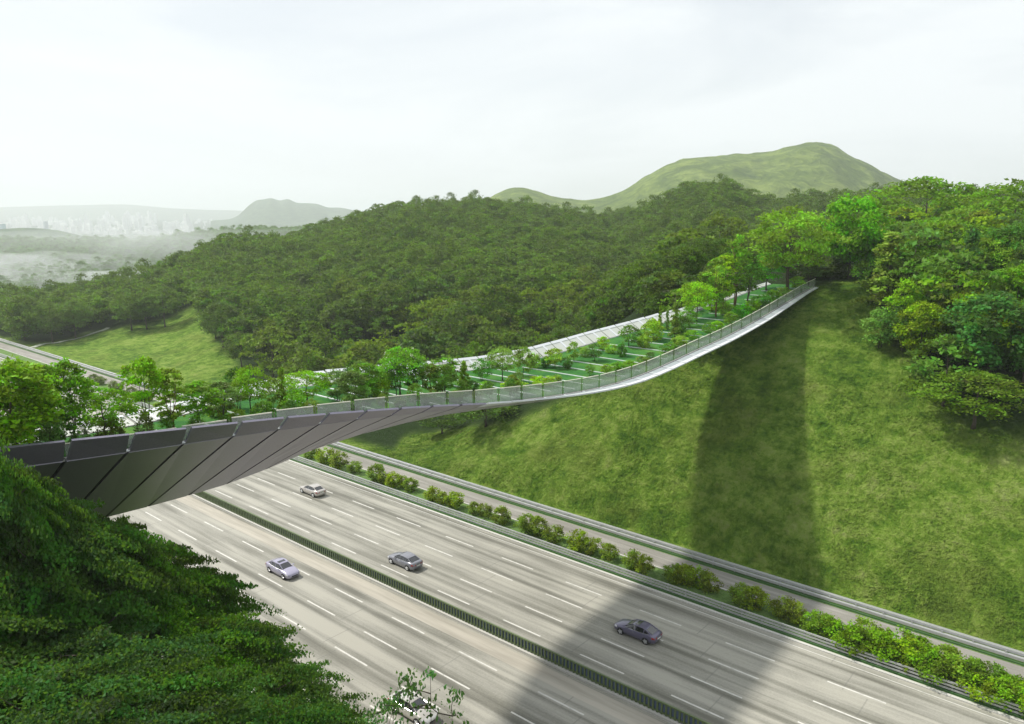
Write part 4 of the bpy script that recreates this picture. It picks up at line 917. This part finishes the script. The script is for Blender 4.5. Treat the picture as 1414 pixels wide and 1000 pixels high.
# mist lying in the valley
MISTT = NT('thin_mist'); MISTT.t.links.new(MISTT.n('ShaderNodeVolumePrincipled', {'Color': (0.95, 0.98, 1.0, 1), 'Density': 0.0028, 'Anisotropy': 0.3}).outputs[0], MISTT.out.inputs['Volume'])
N = MISTS = NT('white_mist'); N.t.links.new(N.n('ShaderNodeVolumePrincipled', {'Color': (0.95, 0.98, 1.0, 1), 'Density': 0.0085, 'Anisotropy': 0.3}).outputs[0], N.out.inputs['Volume'])
for q, d, a, b, zc, hz_ in ((30, 900, 110, 60, -31, 15), (110, 860, 100, 50, -33, 13), (-30, 920, 120, 70, -22, 19), (200, 880, 90, 45, -30, 12), (60, 960, 90, 40, -14, 12), (150, 940, 70, 30, -20, 9), (250, 900, 60, 30, -22, 8), (140, 1040, 330, 110, -6, 30), (330, 1000, 240, 90, 0, 30)):
    N = MISTS if a < 200 else MISTT
    xc = (q-707)/1064*d; bm = bmesh.new(); bmesh.ops.create_icosphere(bm, subdivisions=4, radius=1)
    for v in bm.verts:
        n_ = 1 + float(fbm(np.array(v.co.x*2+q), np.array(v.co.y*2+v.co.z), 5))*.7
        v.co = Vector((v.co.x*a*n_, v.co.y*b*n_, v.co.z*hz_*n_))
    me = bpy.data.meshes.new('mist'); bm.to_mesh(me); bm.free(); me.materials.append(N.mat); o = link('mist', me)
    o.location = (xc*RH.x+d*FH.x, xc*RH.y+d*FH.y, zc); o.rotation_euler.z = math.atan2(RH.y, RH.x)
    tag(o, 'white mist lying in the valley at the left', 'mist', None, 'stuff')

# small path across the knoll foot
def ribbon(name, px, width, mat, label, kind='structure', lift=.12):
    pts = [ground(x, y, 60, 500) for x, y in px]; m = MB()
    for a, b in zip(pts[:-1], pts[1:]):
        d = (b-a); d.z = 0; s = Vector((-d.y, d.x, 0)).normalized()*width/2
        for k in range(4):
            p, q = a.lerp(b, k/4), a.lerp(b, (k+1)/4); c4 = [p-s, q-s, q+s, p+s]
            m.poly([(v.x, v.y, float(height(v.x, v.y)) + lift) for v in c4])
    return tag(m.build(name, mat), label, None, None, kind)
PATHM = plain('pale_path', (0.34, 0.38, 0.28), .9, var=.15)
ribbon('path', [(44, 481), (60, 476), (80, 474), (105, 469), (130, 461), (150, 454)], 2.0, PATHM, 'pale footpath along the foot of the knoll', lift=.25)
ribbon('path', [(1192, 262.5), (1200, 262), (1210, 263)], 1, PATHM, 'x') if False else None

# ------------------------------------------------------------------ air
N = NT('pale_air'); N.t.links.new(N.n('ShaderNodeVolumePrincipled', {'Color': (0.93, 0.98, 1.0, 1), 'Density': 0.00018, 'Anisotropy': 0.25}).outputs[0], N.out.inputs['Volume'])
hz = MB().box(-15500, 15500, -15500, 15500, -95, 290).build('haze', N.mat); tag(hz, 'thin pale haze filling the whole valley', 'haze', None, 'stuff')

# ------------------------------------------------------------------ light
SUN_A, SUN_B = 0.735, 0.20                    # shadow drift per metre of height, along X and Y
sd = Vector((-SUN_A, -SUN_B, 1)).normalized(); elev = math.asin(sd.z); 
L = bpy.data.lights.new('sun', 'SUN'); L.energy = 4.2; L.angle = rad(3.0); L.color = (1.0, 0.95, 0.86)
lo = bpy.data.objects.new('sun', L); C.objects.link(lo); lo.rotation_euler = sd.to_track_quat('Z', 'Y').to_euler()
w = bpy.data.worlds.new('World'); bpy.context.scene.world = w; w.use_nodes = True; nt = w.node_tree; nt.nodes.clear()
o_ = nt.nodes.new('ShaderNodeOutputWorld'); bg = nt.nodes.new('ShaderNodeBackground'); sk = nt.nodes.new('ShaderNodeTexSky'); sk.sky_type = 'NISHITA'; sk.sun_disc = False
sk.sun_elevation = elev; sk.sun_rotation = math.atan2(sd.x, sd.y); sk.air_density = 1.0; sk.dust_density = 2.0
tc = nt.nodes.new('ShaderNodeTexCoord'); mp = nt.nodes.new('ShaderNodeMapping'); mp.inputs['Scale'].default_value = (1.2, 1.2, 5.0)
nz = nt.nodes.new('ShaderNodeTexNoise'); nz.inputs['Scale'].default_value = 1.6; nz.inputs['Detail'].default_value = 7; nz.inputs['Roughness'].default_value = .55; nz.inputs['Distortion'].default_value = .5
rp = nt.nodes.new('ShaderNodeValToRGB'); rp.color_ramp.elements[0].position = .36; rp.color_ramp.elements[0].color = (.76, .76, .76, 1); rp.color_ramp.elements[1].position = .60; rp.color_ramp.elements[1].color = (.975, .975, .975, 1)
mx = nt.nodes.new('ShaderNodeMix'); mx.data_type = 'RGBA'; mx.inputs[7].default_value = (9.0, 9.4, 9.6, 1)
for a, b in ((tc.outputs['Generated'], mp.inputs['Vector']), (mp.outputs[0], nz.inputs['Vector']), (nz.outputs['Fac'], rp.inputs['Fac']), (rp.outputs['Color'], mx.inputs[0]), (sk.outputs[0], mx.inputs[6]), (mx.outputs[2], bg.inputs['Color']), (bg.outputs[0], o_.inputs['Surface'])): nt.links.new(a, b)
bg.inputs['Strength'].default_value = 0.10

sc = bpy.context.scene
sc.view_settings.view_transform = 'Standard'; sc.view_settings.look = 'None'; sc.view_settings.exposure = 0.14; sc.view_settings.gamma = 1
sc.render.engine = 'CYCLES'; sc.cycles.use_denoising = True; sc.cycles.max_bounces = 6; sc.cycles.transparent_max_bounces = 12; sc.cycles.diffuse_bounces = 3; sc.cycles.glossy_bounces = 3; sc.cycles.volume_bounces = 1
